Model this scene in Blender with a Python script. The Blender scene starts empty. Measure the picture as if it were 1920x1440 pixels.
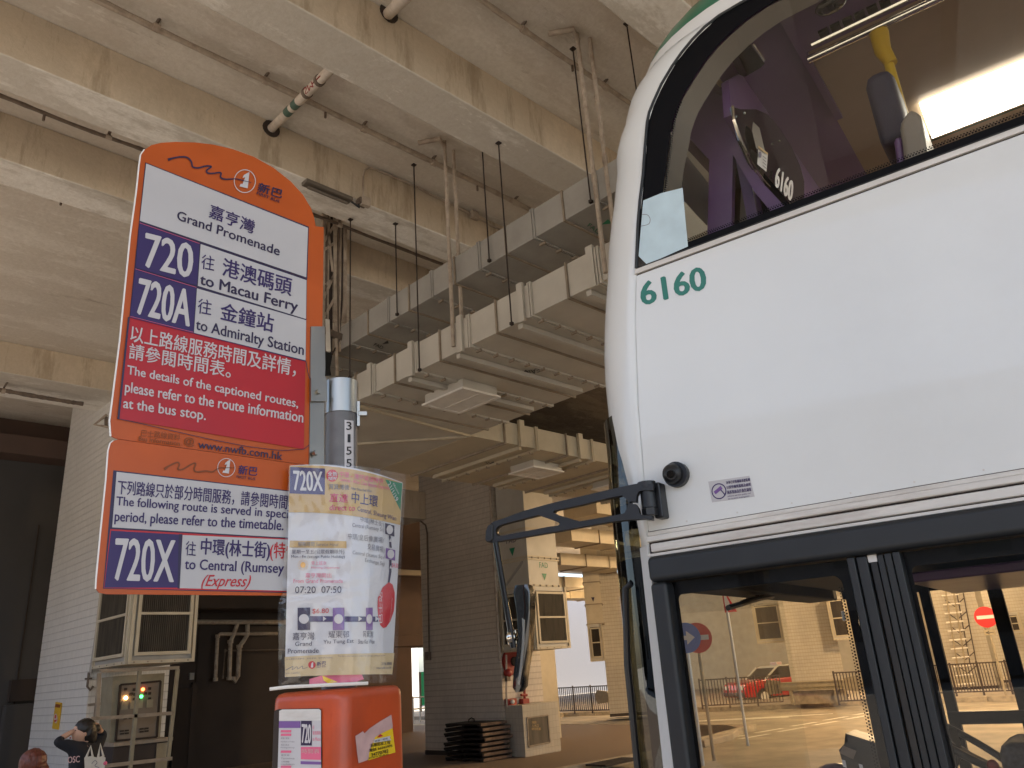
import bpy, bmesh, math, random
from mathutils import Vector, Matrix
random.seed(7)
SC = bpy.context.scene
COL = SC.collection
PI = math.pi

# ------------------------------------------------------------------ camera
PITCH, ROLL, YAW = math.radians(20.0), math.radians(4.05), math.radians(45.43)
FPX, H = 1480.0, 1.75
fw = Vector((math.sin(YAW)*math.cos(PITCH), math.cos(YAW)*math.cos(PITCH), math.sin(PITCH)))
rt0 = Vector((math.cos(YAW), -math.sin(YAW), 0)); dn0 = -rt0.cross(fw)
rt = rt0*math.cos(ROLL)+dn0*math.sin(ROLL); dn = -rt0*math.sin(ROLL)+dn0*math.cos(ROLL)
camd = bpy.data.cameras.new('camera'); cam = bpy.data.objects.new('camera', camd); COL.objects.link(cam)
camd.sensor_width = 36; camd.lens = FPX/1920*36; camd.clip_start = 0.05; camd.clip_end = 1200
cam.matrix_world = Matrix(((rt.x, -dn.x, -fw.x, 0), (rt.y, -dn.y, -fw.y, 0), (rt.z, -dn.z, -fw.z, H), (0, 0, 0, 1)))
SC.camera = cam

# ------------------------------------------------------------------ sky, sun, exposure
w = bpy.data.worlds.new('World'); SC.world = w; w.use_nodes = True
nt = w.node_tree; nt.nodes.clear()
SUN_EL, SUN_AZ = math.radians(58), math.radians(232)      # azimuth clockwise from +Y
sk = nt.nodes.new('ShaderNodeTexSky'); sk.sky_type = 'NISHITA'; sk.sun_disc = False
sk.sun_elevation = SUN_EL; sk.sun_rotation = SUN_AZ; sk.dust_density = 2.0
bg = nt.nodes.new('ShaderNodeBackground'); bg.inputs[1].default_value = 0.13
wo = nt.nodes.new('ShaderNodeOutputWorld')
nt.links.new(sk.outputs[0], bg.inputs[0]); nt.links.new(bg.outputs[0], wo.inputs[0])
sd = bpy.data.lights.new('sun', 'SUN'); sd.energy = 5.0; sd.angle = math.radians(0.5); sd.color = (1, .95, .87)
so = bpy.data.objects.new('sun', sd); COL.objects.link(so)
sdir = Vector((math.sin(SUN_AZ)*math.cos(SUN_EL), math.cos(SUN_AZ)*math.cos(SUN_EL), math.sin(SUN_EL)))
so.rotation_euler = sdir.to_track_quat('Z', 'Y').to_euler(); so.location = (-20, -20, 40)
SC.view_settings.view_transform = 'Standard'; SC.view_settings.look = 'None'
SC.view_settings.gamma = 1; SC.view_settings.exposure = 1.6; SC.view_settings.use_curve_mapping = False
SC.cycles.max_bounces = 10; SC.cycles.diffuse_bounces = 5; SC.cycles.transparent_max_bounces = 24
SC.cycles.sample_clamp_indirect = 6

# ------------------------------------------------------------------ measuring: a photo point met with a real plane
def ray(px, py):
    d = rt*((px-960)/FPX)+dn*((py-720)/FPX)+fw
    return d
O = Vector((0, 0, H))
def onX(px, py, X): d = ray(px, py); return O+d*(X/d.x)
def onY(px, py, Y): d = ray(px, py); return O+d*(Y/d.y)
def onZ(px, py, Z): d = ray(px, py); return O+d*((Z-H)/d.z)
def onV(px, py, p, nrm):      # vertical plane through p with horizontal normal nrm
    d = ray(px, py); t = (Vector((p[0], p[1]))-Vector((0, 0))).dot(Vector(nrm))/(d.x*nrm[0]+d.y*nrm[1]); return O+d*t
BU = Vector((-.1685, .9857)); BN = Vector((.9857, .1685)); BP = 2.4; BS = -1.0855
BROOT = Vector((2.1828, 1.4744, -.15)); BROT = math.atan2(-.9857, .1685)
def bY(px, py, Y):
    d = ray(px, py); t = (BP+Y)/(d.x*BN.x+d.y*BN.y); return Vector((-(d.x*BU.x+d.y*BU.y)*t-BS, Y, d.z*t+H+.15))
def bX(px, py, X):
    d = ray(px, py); t = (X+BS)/(-(d.x*BU.x+d.y*BU.y)); return Vector((X, (d.x*BN.x+d.y*BN.y)*t-BP, d.z*t+H+.15))
def bZ(px, py, Z):
    d = ray(px, py); t = (Z-H-.15)/d.z; return Vector((-(d.x*BU.x+d.y*BU.y)*t-BS, (d.x*BN.x+d.y*BN.y)*t-BP, Z))

# ------------------------------------------------------------------ materials
MATS = {}
def nodes(m): return m.node_tree.nodes, m.node_tree.links
def mat(name, col, rough=.6, metal=0., var=.0, vscale=8., bump=0., bscale=40., spec=.5, coat=0., dirt=0., dcol=(.05, .04, .03), stretch=(1, 1, 1), detail=6):
    if name in MATS: return MATS[name]
    m = bpy.data.materials.new(name); m.use_nodes = True; N, L = nodes(m); b = N['Principled BSDF']
    b.inputs['Base Color'].default_value = (*col, 1); b.inputs['Roughness'].default_value = rough
    b.inputs['Metallic'].default_value = metal; b.inputs['Specular IOR Level'].default_value = spec
    b.inputs['Coat Weight'].default_value = coat
    if var or bump or dirt:
        tc = N.new('ShaderNodeTexCoord'); mp = N.new('ShaderNodeMapping'); mp.inputs['Scale'].default_value = stretch
        L.new(tc.outputs['Object'], mp.inputs[0])
    if var or dirt:
        n1 = N.new('ShaderNodeTexNoise'); n1.inputs['Scale'].default_value = vscale; n1.inputs['Detail'].default_value = detail
        L.new(mp.outputs[0], n1.inputs[0])
        r = N.new('ShaderNodeValToRGB'); r.color_ramp.elements[0].position = .32; r.color_ramp.elements[1].position = .68
        r.color_ramp.elements[0].color = (*[c*(1-var) for c in col], 1); r.color_ramp.elements[1].color = (*[min(.9, c*(1+var*.6)) for c in col], 1)
        L.new(n1.outputs[0], r.inputs[0]); out = r.outputs[0]
        if dirt:
            n2 = N.new('ShaderNodeTexNoise'); n2.inputs['Scale'].default_value = vscale*.37; n2.inputs['Detail'].default_value = 9; n2.inputs['Roughness'].default_value = .7
            L.new(mp.outputs[0], n2.inputs[0])
            r2 = N.new('ShaderNodeValToRGB'); r2.color_ramp.elements[0].position = .5; r2.color_ramp.elements[1].position = .72
            r2.color_ramp.elements[1].color = (dirt, dirt, dirt, 1); r2.color_ramp.elements[0].color = (0, 0, 0, 1)
            L.new(n2.outputs[0], r2.inputs[0])
            mx = N.new('ShaderNodeMixRGB'); mx.inputs[2].default_value = (*dcol, 1)
            L.new(r2.outputs[0], mx.inputs[0]); L.new(out, mx.inputs[1]); out = mx.outputs[0]
        L.new(out, b.inputs['Base Color'])
        rr = N.new('ShaderNodeMapRange'); rr.inputs[3].default_value = max(0, rough-.12*min(1, var*4)); rr.inputs[4].default_value = min(1, rough+.1)
        L.new(n1.outputs[0], rr.inputs[0]); L.new(rr.outputs[0], b.inputs['Roughness'])
    if bump:
        n3 = N.new('ShaderNodeTexNoise'); n3.inputs['Scale'].default_value = bscale; n3.inputs['Detail'].default_value = 5
        L.new(mp.outputs[0], n3.inputs[0]); bp = N.new('ShaderNodeBump'); bp.inputs['Strength'].default_value = bump; bp.inputs['Distance'].default_value = .01
        L.new(n3.outputs[0], bp.inputs['Height']); L.new(bp.outputs[0], b.inputs['Normal'])
    MATS[name] = m; return m
def emit(name, col, s):
    if name in MATS: return MATS[name]
    m = bpy.data.materials.new(name); m.use_nodes = True; N, L = nodes(m); b = N['Principled BSDF']
    b.inputs['Base Color'].default_value = (*col, 1); b.inputs['Emission Color'].default_value = (*col, 1); b.inputs['Emission Strength'].default_value = s
    MATS[name] = m; return m
def glass(name, tint, refl=1.0, rough=0.0, film=0.0, fcol=(.8, .8, .8)):
    m = bpy.data.materials.new(name); m.use_nodes = True; N, L = nodes(m); N.clear()
    t = N.new('ShaderNodeBsdfTransparent'); t.inputs[0].default_value = (*tint, 1)
    g = N.new('ShaderNodeBsdfGlossy'); g.inputs['Roughness'].default_value = rough
    f = N.new('ShaderNodeLayerWeight'); f.inputs[0].default_value = .5
    pw_ = N.new('ShaderNodeMath'); pw_.operation = 'POWER'; pw_.inputs[1].default_value = 5; L.new(f.outputs['Facing'], pw_.inputs[0])
    ma = N.new('ShaderNodeMath'); ma.operation = 'MULTIPLY_ADD'; ma.inputs[1].default_value = .94; ma.inputs[2].default_value = .055; L.new(pw_.outputs[0], ma.inputs[0])
    mu = N.new('ShaderNodeMath'); mu.operation = 'MULTIPLY'; mu.inputs[1].default_value = refl; mu.use_clamp = True
    mx = N.new('ShaderNodeMixShader'); o = N.new('ShaderNodeOutputMaterial')
    L.new(ma.outputs[0], mu.inputs[0]); L.new(mu.outputs[0], mx.inputs[0]); L.new(t.outputs[0], mx.inputs[1]); L.new(g.outputs[0], mx.inputs[2])
    last = mx
    if film:
        d = N.new('ShaderNodeBsdfDiffuse'); d.inputs[0].default_value = (*fcol, 1)
        n = N.new('ShaderNodeTexNoise'); n.inputs['Scale'].default_value = 60; n.inputs['Detail'].default_value = 6
        tc = N.new('ShaderNodeTexCoord'); L.new(tc.outputs['Object'], n.inputs[0])
        r = N.new('ShaderNodeMapRange'); r.inputs[1].default_value = .35; r.inputs[2].default_value = .8; r.inputs[3].default_value = film*.3; r.inputs[4].default_value = film
        L.new(n.outputs[0], r.inputs[0]); mx2 = N.new('ShaderNodeMixShader'); L.new(r.outputs[0], mx2.inputs[0]); L.new(mx.outputs[0], mx2.inputs[1]); L.new(d.outputs[0], mx2.inputs[2]); last = mx2
        bp = N.new('ShaderNodeBump'); bp.inputs['Strength'].default_value = .25; bp.inputs['Distance'].default_value = .01
        n4 = N.new('ShaderNodeTexNoise'); n4.inputs['Scale'].default_value = 14; L.new(tc.outputs['Object'], n4.inputs[0])
        L.new(n4.outputs[0], bp.inputs['Height']); L.new(bp.outputs[0], g.inputs['Normal'])
    L.new(last.outputs[0], o.inputs[0]); MATS[name] = m; return m
def concrete(name, under, side, patch=(.62, .58, .51), streak=(.22, .16, .10), pa=.75, sa=.8):
    """painted concrete: flaking pale patches on undersides, brown drip streaks on upright faces"""
    m = bpy.data.materials.new(name); m.use_nodes = True; N, L = nodes(m); b = N['Principled BSDF']; b.inputs['Roughness'].default_value = .85
    g = N.new('ShaderNodeNewGeometry'); sp = N.new('ShaderNodeSeparateXYZ'); L.new(g.outputs['Normal'], sp.inputs[0])
    ab = N.new('ShaderNodeMath'); ab.operation = 'ABSOLUTE'; L.new(sp.outputs[2], ab.inputs[0])
    tc = N.new('ShaderNodeTexCoord')
    def noise(sc, st, det=8, ro=.6):
        mp = N.new('ShaderNodeMapping'); mp.inputs['Scale'].default_value = st; L.new(tc.outputs['Object'], mp.inputs[0])
        n = N.new('ShaderNodeTexNoise'); n.inputs['Scale'].default_value = sc; n.inputs['Detail'].default_value = det; n.inputs['Roughness'].default_value = ro
        L.new(mp.outputs[0], n.inputs[0]); return n.outputs[0]
    def ramp(v, a, c, hi=1.):
        r = N.new('ShaderNodeMapRange'); r.inputs[1].default_value = a; r.inputs[2].default_value = c; r.inputs[4].default_value = hi; r.clamp = True
        L.new(v, r.inputs[0]); return r.outputs[0]
    def mix(f, a, c):
        x = N.new('ShaderNodeMixRGB')
        for s, v in ((0, f), (1, a), (2, c)):
            if isinstance(v, tuple): x.inputs[s].default_value = (*v, 1)
            elif isinstance(v, (int, float)): x.inputs[s].default_value = v
            else: L.new(v, x.inputs[s])
        return x.outputs[0]
    u = mix(ramp(noise(1.1, (.35, 1, 1), 12, .72), .5, .57, pa), under, patch)
    u = mix(ramp(noise(.5, (.3, 1, 1), 6), .5, .72, .5), u, tuple(c*.78 for c in under))
    u = mix(ramp(noise(5, (.35, 1, 1), 12, .75), .57, .62, .7), u, patch)
    u = mix(ramp(noise(2.3, (.25, 1, 1), 12, .75), .6, .68, .7), u, tuple(c*.55 for c in side))
    s = mix(ramp(noise(2.6, (1, 1, .16), 8, .7), .53, .62, sa), side, streak)
    s = mix(ramp(noise(1.1, (1, 1, .5), 9, .7), .52, .7, .55), s, tuple(min(.8, c*1.45) for c in side))
    s = mix(ramp(noise(11, (1, 1, .12), 8, .7), .6, .7, .5), s, streak)
    cfin = mix(ramp(ab.outputs[0], .3, .7), s, u)
    fine = mix(ramp(noise(22, (1, 1, 1), 8, .7), .35, .75, .35), cfin, tuple(c*.7 for c in side))
    L.new(fine, b.inputs['Base Color'])
    bp = N.new('ShaderNodeBump'); bp.inputs['Strength'].default_value = .4; bp.inputs['Distance'].default_value = .03
    L.new(noise(6, (1, 1, 1), 10, .65), bp.inputs['Height']); L.new(bp.outputs[0], b.inputs['Normal'])
    MATS[name] = m; return m
def tiles(name, col, grout, wdt=.045, hgt=.13, mort=.006, var=.045, grime=.35):
    m = bpy.data.materials.new(name); m.use_nodes = True; N, L = nodes(m); b = N['Principled BSDF']; b.inputs['Roughness'].default_value = .35
    tc = N.new('ShaderNodeTexCoord'); sp = N.new('ShaderNodeSeparateXYZ'); L.new(tc.outputs['Object'], sp.inputs[0])
    ad = N.new('ShaderNodeMath'); ad.operation = 'ADD'; L.new(sp.outputs[0], ad.inputs[0]); L.new(sp.outputs[1], ad.inputs[1])
    cb = N.new('ShaderNodeCombineXYZ'); L.new(ad.outputs[0], cb.inputs[0]); L.new(sp.outputs[2], cb.inputs[1])
    br = N.new('ShaderNodeTexBrick'); br.offset = 0; br.inputs['Scale'].default_value = 1; br.inputs['Brick Width'].default_value = wdt; br.inputs['Row Height'].default_value = hgt
    br.inputs['Mortar Size'].default_value = mort; br.inputs['Mortar Smooth'].default_value = .3; br.inputs['Bias'].default_value = 0
    br.inputs['Color1'].default_value = (*[c*(1+var) for c in col], 1); br.inputs['Color2'].default_value = (*[c*(1-var) for c in col], 1); br.inputs['Mortar'].default_value = (*grout, 1)
    L.new(cb.outputs[0], br.inputs[0])
    n = N.new('ShaderNodeTexNoise'); n.inputs['Scale'].default_value = .8; n.inputs['Detail'].default_value = 8; L.new(tc.outputs['Object'], n.inputs[0])
    r = N.new('ShaderNodeMapRange'); r.inputs[1].default_value = .45; r.inputs[2].default_value = .8; r.inputs[4].default_value = grime; L.new(n.outputs[0], r.inputs[0])
    mx = N.new('ShaderNodeMixRGB'); mx.inputs[2].default_value = (*[c*.45 for c in col], 1); L.new(r.outputs[0], mx.inputs[0]); L.new(br.outputs[0], mx.inputs[1])
    if 'paving' in name: b.inputs['Roughness'].default_value = .8
    L.new(mx.outputs[0], b.inputs['Base Color']); MATS[name] = m; return m

concrete('slab paint', (.60, .555, .49), (.50, .43, .34), patch=(.74, .71, .65), pa=.6)
concrete('beam paint', (.55, .52, .465), (.50, .42, .32), patch=(.78, .76, .71), streak=(.33, .265, .185), pa=.95, sa=1.)
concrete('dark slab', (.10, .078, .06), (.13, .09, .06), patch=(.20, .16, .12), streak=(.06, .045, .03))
tiles('white tiles', (.66, .65, .62), (.50, .49, .47), mort=.003, wdt=.05, grime=.22)
tiles('beige tiles', (.60, .545, .48), (.42, .37, .31), grime=.5, mort=.004, wdt=.05)
tiles('warm tiles', (.46, .42, .35), (.34, .30, .24), wdt=.1, hgt=.13, mort=.004)
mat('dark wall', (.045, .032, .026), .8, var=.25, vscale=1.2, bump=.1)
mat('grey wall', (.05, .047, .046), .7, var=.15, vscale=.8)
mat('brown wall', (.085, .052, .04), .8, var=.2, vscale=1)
mat('asphalt', (.27, .235, .18), .85, var=.3, vscale=1.4, bump=.4, bscale=90, dirt=.5)
mat('pavement', (.30, .26, .21), .85, var=.2, vscale=2, bump=.3)
mat('ground', (.45, .43, .38), .9, var=.2, vscale=.3)
tiles('brick paving', (.40, .30, .22), (.19, .14, .10), wdt=.22, hgt=.11, mort=.012, var=.25)
mat('kerb stone', (.33, .28, .21), .85, var=.3, vscale=5, bump=.3)
mat('road yellow', (.60, .52, .26), .7, var=.3, vscale=9)
mat('road white', (.62, .60, .52), .7, var=.3, vscale=9)
mat('duct paint', (.50, .475, .42), .5, var=.10, vscale=2.2, dirt=.25, dcol=(.25, .2, .14), bump=.08, bscale=3)
mat('duct cream', (.50, .44, .33), .5, var=.10, vscale=2.5, dirt=.3, dcol=(.24, .17, .10), bump=.08, bscale=3)
mat('duct grey', (.33, .32, .295), .5, var=.12, vscale=2.5, dirt=.3, dcol=(.14, .12, .10))
mat('duct edge', (.27, .22, .165), .6, var=.2, vscale=9)
mat('grille white', (.74, .71, .66), .5, var=.08)
mat('void', (.035, .025, .02), .9)
mat('louvre', (.085, .07, .052), .6, var=.5, vscale=3, stretch=(4, 4, .6))
mat('pipe paint', (.40, .335, .27), .5, var=.2, vscale=12, dirt=.7, dcol=(.12, .07, .045))
mat('pipe dark', (.14, .105, .08), .6, var=.3, vscale=14)
mat('rod', (.035, .025, .022), .6, metal=.3)
mat('pipe white', (.58, .52, .45), .5, var=.12, vscale=12, dirt=.35, dcol=(.2, .12, .08))
mat('green band', (.06, .115, .09), .5, var=.1)
mat('red', (.26, .02, .015), .45, var=.1)
mat('galvanised', (.33, .32, .30), .42, metal=.8, var=.22, vscale=14, bump=.05)
mat('steel', (.36, .345, .31), .28, metal=1., var=.12, vscale=9, stretch=(1, 1, .4))
mat('post grey', (.135, .13, .13), .45, metal=.2, var=.2, vscale=20, dirt=.4, dcol=(.3, .29, .28), bump=.08)
mat('grout', (.30, .29, .28), .9)
mat('grout dark', (.24, .20, .16), .9)
mat('orange plate', (.47, .083, .007), .34, var=.12, vscale=6, bump=.015, bscale=250, spec=.45, dirt=.12, dcol=(.55, .16, .06))
mat('orange case', (.48, .066, .014), .34, var=.16, vscale=9, dirt=.5, dcol=(.26, .05, .025), spec=.5, bump=.03, bscale=60)
mat('white plate', (.50, .49, .50), .38, var=.04, vscale=5, spec=.4)
mat('purple print', (.032, .016, .105), .4, var=.05)
mat('dark print', (.022, .014, .055), .4)
mat('black print', (.015, .013, .014), .4)
mat('red plate', (.42, .008, .014), .34, var=.1, vscale=5)
mat('red print', (.50, .02, .03), .4)
mat('white print', (.54, .52, .53), .4)
mat('brown print', (.20, .05, .008), .5)
mat('plate edge', (.70, .68, .64), .4)
mat('paper', (.56, .56, .585), .6, var=.03, vscale=5)
mat('tan print', (.50, .34, .14), .6, var=.05, vscale=8)
mat('tan print pale', (.54, .42, .24), .6, var=.05, vscale=8)
mat('mid purple', (.17, .08, .28), .5)
mat('magenta print', (.52, .03, .14), .5)
mat('pink print', (.66, .12, .22), .5)
mat('green print', (.012, .20, .10), .5)
mat('grey print', (.16, .15, .17), .5)
mat('sun print', (.75, .42, .12), .5)
mat('pink paper', (.56, .36, .34), .7, var=.12, vscale=40)
mat('yellow paper', (.78, .52, .01), .6, var=.08, vscale=30)
mat('bus white', (.70, .72, .71), .28, var=.05, vscale=1.2, dirt=.2, dcol=(.42, .40, .36), coat=.4, spec=.5)
mat('bus trim', (.66, .64, .60), .35, var=.12, vscale=5, dirt=.55, dcol=(.22, .15, .11), coat=.2, stretch=(.5, 1, 4))
mat('seam', (.03, .02, .018), .7)
mat('bus green', (0.0, .15, .085), .3, coat=.4)
mat('frit', (.004, .004, .005), .5, spec=.1)
mat('rubber', (.013, .016, .019), .5, var=.2, vscale=10, bump=.03)
mat('black plastic', (.010, .011, .013), .38, var=.15, vscale=14, bump=.04, bscale=120)
mat('bus purple', (.095, .046, .125), .30, var=.1, vscale=4, spec=.6)
mat('bus purple dark', (.06, .03, .085), .4)
mat('bus cream', (.30, .22, .145), .45, var=.05, spec=.3)
mat('bus lining', (.12, .10, .08), .5)
mat('gloss black', (.008, .008, .008), .08, spec=.8)
mat('seat fabric', (.06, .06, .075), .9, var=.4, vscale=60)
mat('seat shell', (.20, .165, .13), .4)
mat('headrest purple', (.014, .010, .024), .6, var=.2, vscale=30)
mat('handrail yellow', (.42, .26, .01), .4)
mat('chrome', (.7, .66, .58), .12, metal=1)
mat('painted reflection', (.52, .66, .72), .5, var=.08, vscale=14)  # pale blue of the reflected sky, put into a sheet on the glass
mat('skin', (.52, .30, .20), .5); mat('skin dark', (.42, .24, .17), .5)
mat('hair black', (.012, .009, .008), .5, var=.4, vscale=80, stretch=(1, 1, .2)); mat('hair brown', (.13, .035, .022), .5, var=.5, vscale=90, stretch=(1, 1, .2))
mat('sweater', (.010, .011, .016), .9, var=.2, vscale=30); mat('trousers', (.03, .03, .04), .9); mat('lips', (.42, .07, .06), .5)
mat('canvas', (.58, .53, .44), .9, var=.08, vscale=20, bump=.3, bscale=60)
mat('yellow strip', (.60, .36, .02), .5, var=.1)
mat('panel beige', (.25, .22, .15), .55, var=.15, vscale=8, dirt=.4, dcol=(.15, .1, .06))
mat('panel door', (.17, .135, .10), .55, var=.1, vscale=6)
mat('plate iron', (.022, .018, .016), .6, metal=.3, var=.4, vscale=12); mat('plate rust', (.14, .085, .055), .7, var=.4, vscale=12)
mat('hoarding white', (.24, .235, .25), .6, var=.03)
mat('grey block', (.22, .21, .20), .8, var=.15)
mat('bright wall', (.8, .8, .78), .8)
mat('rail iron', (.05, .035, .03), .5)
mat('rail silver', (.5, .53, .56), .4, metal=.5)
mat('barrier', (.30, .255, .18), .6, var=.15)
mat('taxi red', (.42, .01, .008), .25, coat=.6); mat('taxi silver', (.58, .57, .54), .3, coat=.5); mat('tyre', (.02, .02, .02), .8)
mat('sign blue', (.02, .10, .38), .4); mat('sign red', (.5, .015, .02), .4)
mat('green door', (0, .28, .16), .5)
glass('bus glass', (.93, .95, .93), 1.0)
glass('door glass', (.90, .90, .87), .5)
glass('screen edge glass', (.16, .19, .18), 1.3)
glass('car glass', (.12, .13, .13), 2.0)
glass('pouch', (.985, .985, .985), .9, .10, film=.04, fcol=(.8, .82, .85))
emit('indicator amber', (1, .55, .2), 14); emit('indicator green', (.05, 1, .15), 3.0); emit('indicator red', (1, .12, .03), 5)

# ------------------------------------------------------------------ geometry helpers
def link(o, parent=None):
    COL.objects.link(o)
    if parent is not None: o.parent = parent
    return o
def tag(o, label=None, cat=None, group=None, kind=None):
    if label: o['label'] = label
    if cat: o['category'] = cat
    if group: o['group'] = group
    if kind: o['kind'] = kind
    return o
def empty(name, loc=(0, 0, 0), rz=0., label=None, cat=None, group=None):
    o = bpy.data.objects.new(name, None); COL.objects.link(o); o.location = loc; o.rotation_euler = (0, 0, rz); o.empty_display_size = .2
    return tag(o, label, cat, group)
class MB:
    def __init__(s): s.v = []; s.f = []
    def add(s, vs, fs):
        k = len(s.v); s.v += [tuple(v) for v in vs]; s.f += [tuple(i+k for i in f) for f in fs]; return s
    def box(s, a, b):
        x0, y0, z0 = a; x1, y1, z1 = b
        return s.add([(x0, y0, z0), (x1, y0, z0), (x1, y1, z0), (x0, y1, z0), (x0, y0, z1), (x1, y0, z1), (x1, y1, z1), (x0, y1, z1)],
                     [(0, 3, 2, 1), (4, 5, 6, 7), (0, 1, 5, 4), (1, 2, 6, 5), (2, 3, 7, 6), (3, 0, 4, 7)])
    def obox(s, p, q, wx, wz, up=(0, 0, 1)):    # bar from p to q, wx wide, wz tall
        p, q = Vector(p), Vector(q); d = (q-p).normalized(); up = Vector(up)
        if abs(d.dot(up)) > .98: up = Vector((1, 0, 0))
        a = d.cross(up).normalized()*wx/2; b = a.cross(d).normalized()*wz/2
        vs = [p-a-b, p+a-b, p+a+b, p-a+b, q-a-b, q+a-b, q+a+b, q-a+b]
        return s.add(vs, [(0, 1, 2, 3), (4, 7, 6, 5), (0, 4, 5, 1), (1, 5, 6, 2), (2, 6, 7, 3), (3, 7, 4, 0)])
    def prism(s, pts, ext):                      # polygon (3D points) extruded by vector
        n = len(pts); e = Vector(ext); vs = [Vector(p) for p in pts]+[Vector(p)+e for p in pts]
        return s.add(vs, [tuple(range(n)), tuple(range(2*n-1, n-1, -1))]+[(i, (i+1) % n, n+(i+1) % n, n+i)[::-1] for i in range(n)])
    def tube(s, pts, r, seg=10, cap=True):
        pts = [Vector(p) for p in pts]; n = len(pts); rs = r if isinstance(r, (list, tuple)) else [r]*n
        k = len(s.v); prev = None
        for i, p in enumerate(pts):
            d = (pts[min(i+1, n-1)]-pts[max(i-1, 0)]).normalized()
            if prev is None:
                u = Vector((0, 0, 1)) if abs(d.z) < .9 else Vector((1, 0, 0)); a = d.cross(u).normalized()
            else: a = (prev-d*prev.dot(d)).normalized()
            prev = a; b = d.cross(a)
            for j in range(seg):
                t = 2*PI*j/seg; s.v.append(tuple(p+(a*math.cos(t)+b*math.sin(t))*rs[i]))
        for i in range(n-1):
            for j in range(seg):
                j2 = (j+1) % seg; s.f.append((k+i*seg+j, k+i*seg+j2, k+(i+1)*seg+j2, k+(i+1)*seg+j))
        if cap: s.f.append(tuple(k+j for j in range(seg))[::-1]); s.f.append(tuple(k+(n-1)*seg+j for j in range(seg)))
        return s
    def sphere(s, c, r, seg=14, rings=9, sc=(1, 1, 1)):
        k = len(s.v); c = Vector(c)
        for i in range(rings+1):
            t = PI*i/rings
            for j in range(seg):
                p = 2*PI*j/seg; s.v.append((c.x+r*sc[0]*math.sin(t)*math.cos(p), c.y+r*sc[1]*math.sin(t)*math.sin(p), c.z+r*sc[2]*math.cos(t)))
        for i in range(rings):
            for j in range(seg):
                j2 = (j+1) % seg; s.f.append((k+i*seg+j, k+(i+1)*seg+j, k+(i+1)*seg+j2, k+i*seg+j2))
        return s
    def build(s, name, m, parent=None, bevel=0., smooth=False, bseg=2):
        me = bpy.data.meshes.new(name); me.from_pydata(s.v, [], s.f); me.validate(); me.update()
        bm = bmesh.new(); bm.from_mesh(me); bmesh.ops.recalc_face_normals(bm, faces=bm.faces); bm.to_mesh(me); bm.free()
        me.materials.append(MATS[m] if isinstance(m, str) else m)
        if smooth:
            for p in me.polygons: p.use_smooth = True
        o = bpy.data.objects.new(name, me); link(o, parent)
        if bevel:
            b = o.modifiers.new('b', 'BEVEL'); b.width = bevel; b.segments = bseg; b.limit_method = 'ANGLE'; b.angle_limit = math.radians(35)
            b.harden_normals = True
        if smooth: 
            try: me.set_sharp_from_angle(angle=math.radians(38))
            except Exception: pass
        return o
def st(o): o['kind'] = 'structure'; return o
def stuff(o): o['kind'] = 'stuff'; return o
def copytree(o, parent=None):
    c = o.copy(); COL.objects.link(c)
    if parent is not None: c.parent = parent
    for ch in list(o.children): copytree(ch, c)
    return c

LIFT = Vector((-.5, -.8, 0))
# text: glyph mesh fitted to three corners (bottom left, bottom right, top left)
TCACHE = {}
def glyphs(s, off):
    key = (s, off)
    if key in TCACHE: return TCACHE[key]
    cu = bpy.data.curves.new('t', 'FONT'); cu.body = s; cu.offset = off; cu.resolution_u = 3
    ob = bpy.data.objects.new('t', cu); COL.objects.link(ob)
    dg = bpy.context.evaluated_depsgraph_get(); me = bpy.data.meshes.new_from_object(ob.evaluated_get(dg))
    vs = [(v.co.x, v.co.y) for v in me.vertices]; fs = [tuple(p.vertices) for p in me.polygons]
    bpy.data.objects.remove(ob); bpy.data.curves.remove(cu); bpy.data.meshes.remove(me)
    x0 = min(v[0] for v in vs); x1 = max(v[0] for v in vs); y0 = min(v[1] for v in vs); y1 = max(v[1] for v in vs)
    vs = [((a-x0)/(x1-x0), (b-y0)/(y1-y0)) for a, b in vs]
    TCACHE[key] = (vs, fs); return vs, fs
def rawmesh(name, vs, fs, m, parent):
    me = bpy.data.meshes.new(name); me.from_pydata([tuple(v) for v in vs], [], fs); me.materials.append(MATS[m]); me.update()
    return link(bpy.data.objects.new(name, me), parent)
def text(s, bl, br, tl, surf, m, parent, off=.0, shear=0., name='lettering'):
    """corners are given in photo points, surf turns a photo point into a point of the printed surface"""
    g, fs0 = glyphs(s, 0)
    sh = off*.75*math.hypot(tl[0]-bl[0], tl[1]-bl[1]); vs = []; fs = []
    for ci, (dx, dy) in enumerate([(0, 0), (sh, 0), (-sh, 0), (0, sh*.6), (0, -sh*.6)] if off > .004 else [(0, 0)]):
        k = len(vs); pull = 1-ci*1e-4
        for a, b in g:
            a2 = a+shear*b
            p = surf(bl[0]+(br[0]-bl[0])*a2+(tl[0]-bl[0])*b+dx, bl[1]+(br[1]-bl[1])*a2+(tl[1]-bl[1])*b+dy)
            vs.append(p)
        if ci:
            c_ = sum((Vector(vs[k+i]) for i in range(0, len(g), max(1, len(g)//8))), Vector())/max(1, len(range(0, len(g), max(1, len(g)//8))))
            for i in range(k, len(vs)): vs[i] = Vector(vs[i])+LIFT*(ci*.00012)
        fs += [tuple(i+k for i in f) for f in fs0]
    return rawmesh(name, vs, fs, m, parent)
def text3(s, o, wv, hv, m, parent, off=0., name='lettering'):   # world/local vectors
    g, fs = glyphs(s, 0); o = Vector(o); wv = Vector(wv); hv = Vector(hv)
    return rawmesh(name, [o+wv*a+hv*b for a, b in g], fs, m, parent)
def poly(name, pts, surf, m, parent, ext=None):
    vs = [surf(*p) for p in pts]
    if ext is None: return rawmesh(name, vs, [tuple(range(len(vs)))], m, parent)
    return MB().prism(vs, ext).build(name, m, parent)
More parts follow.
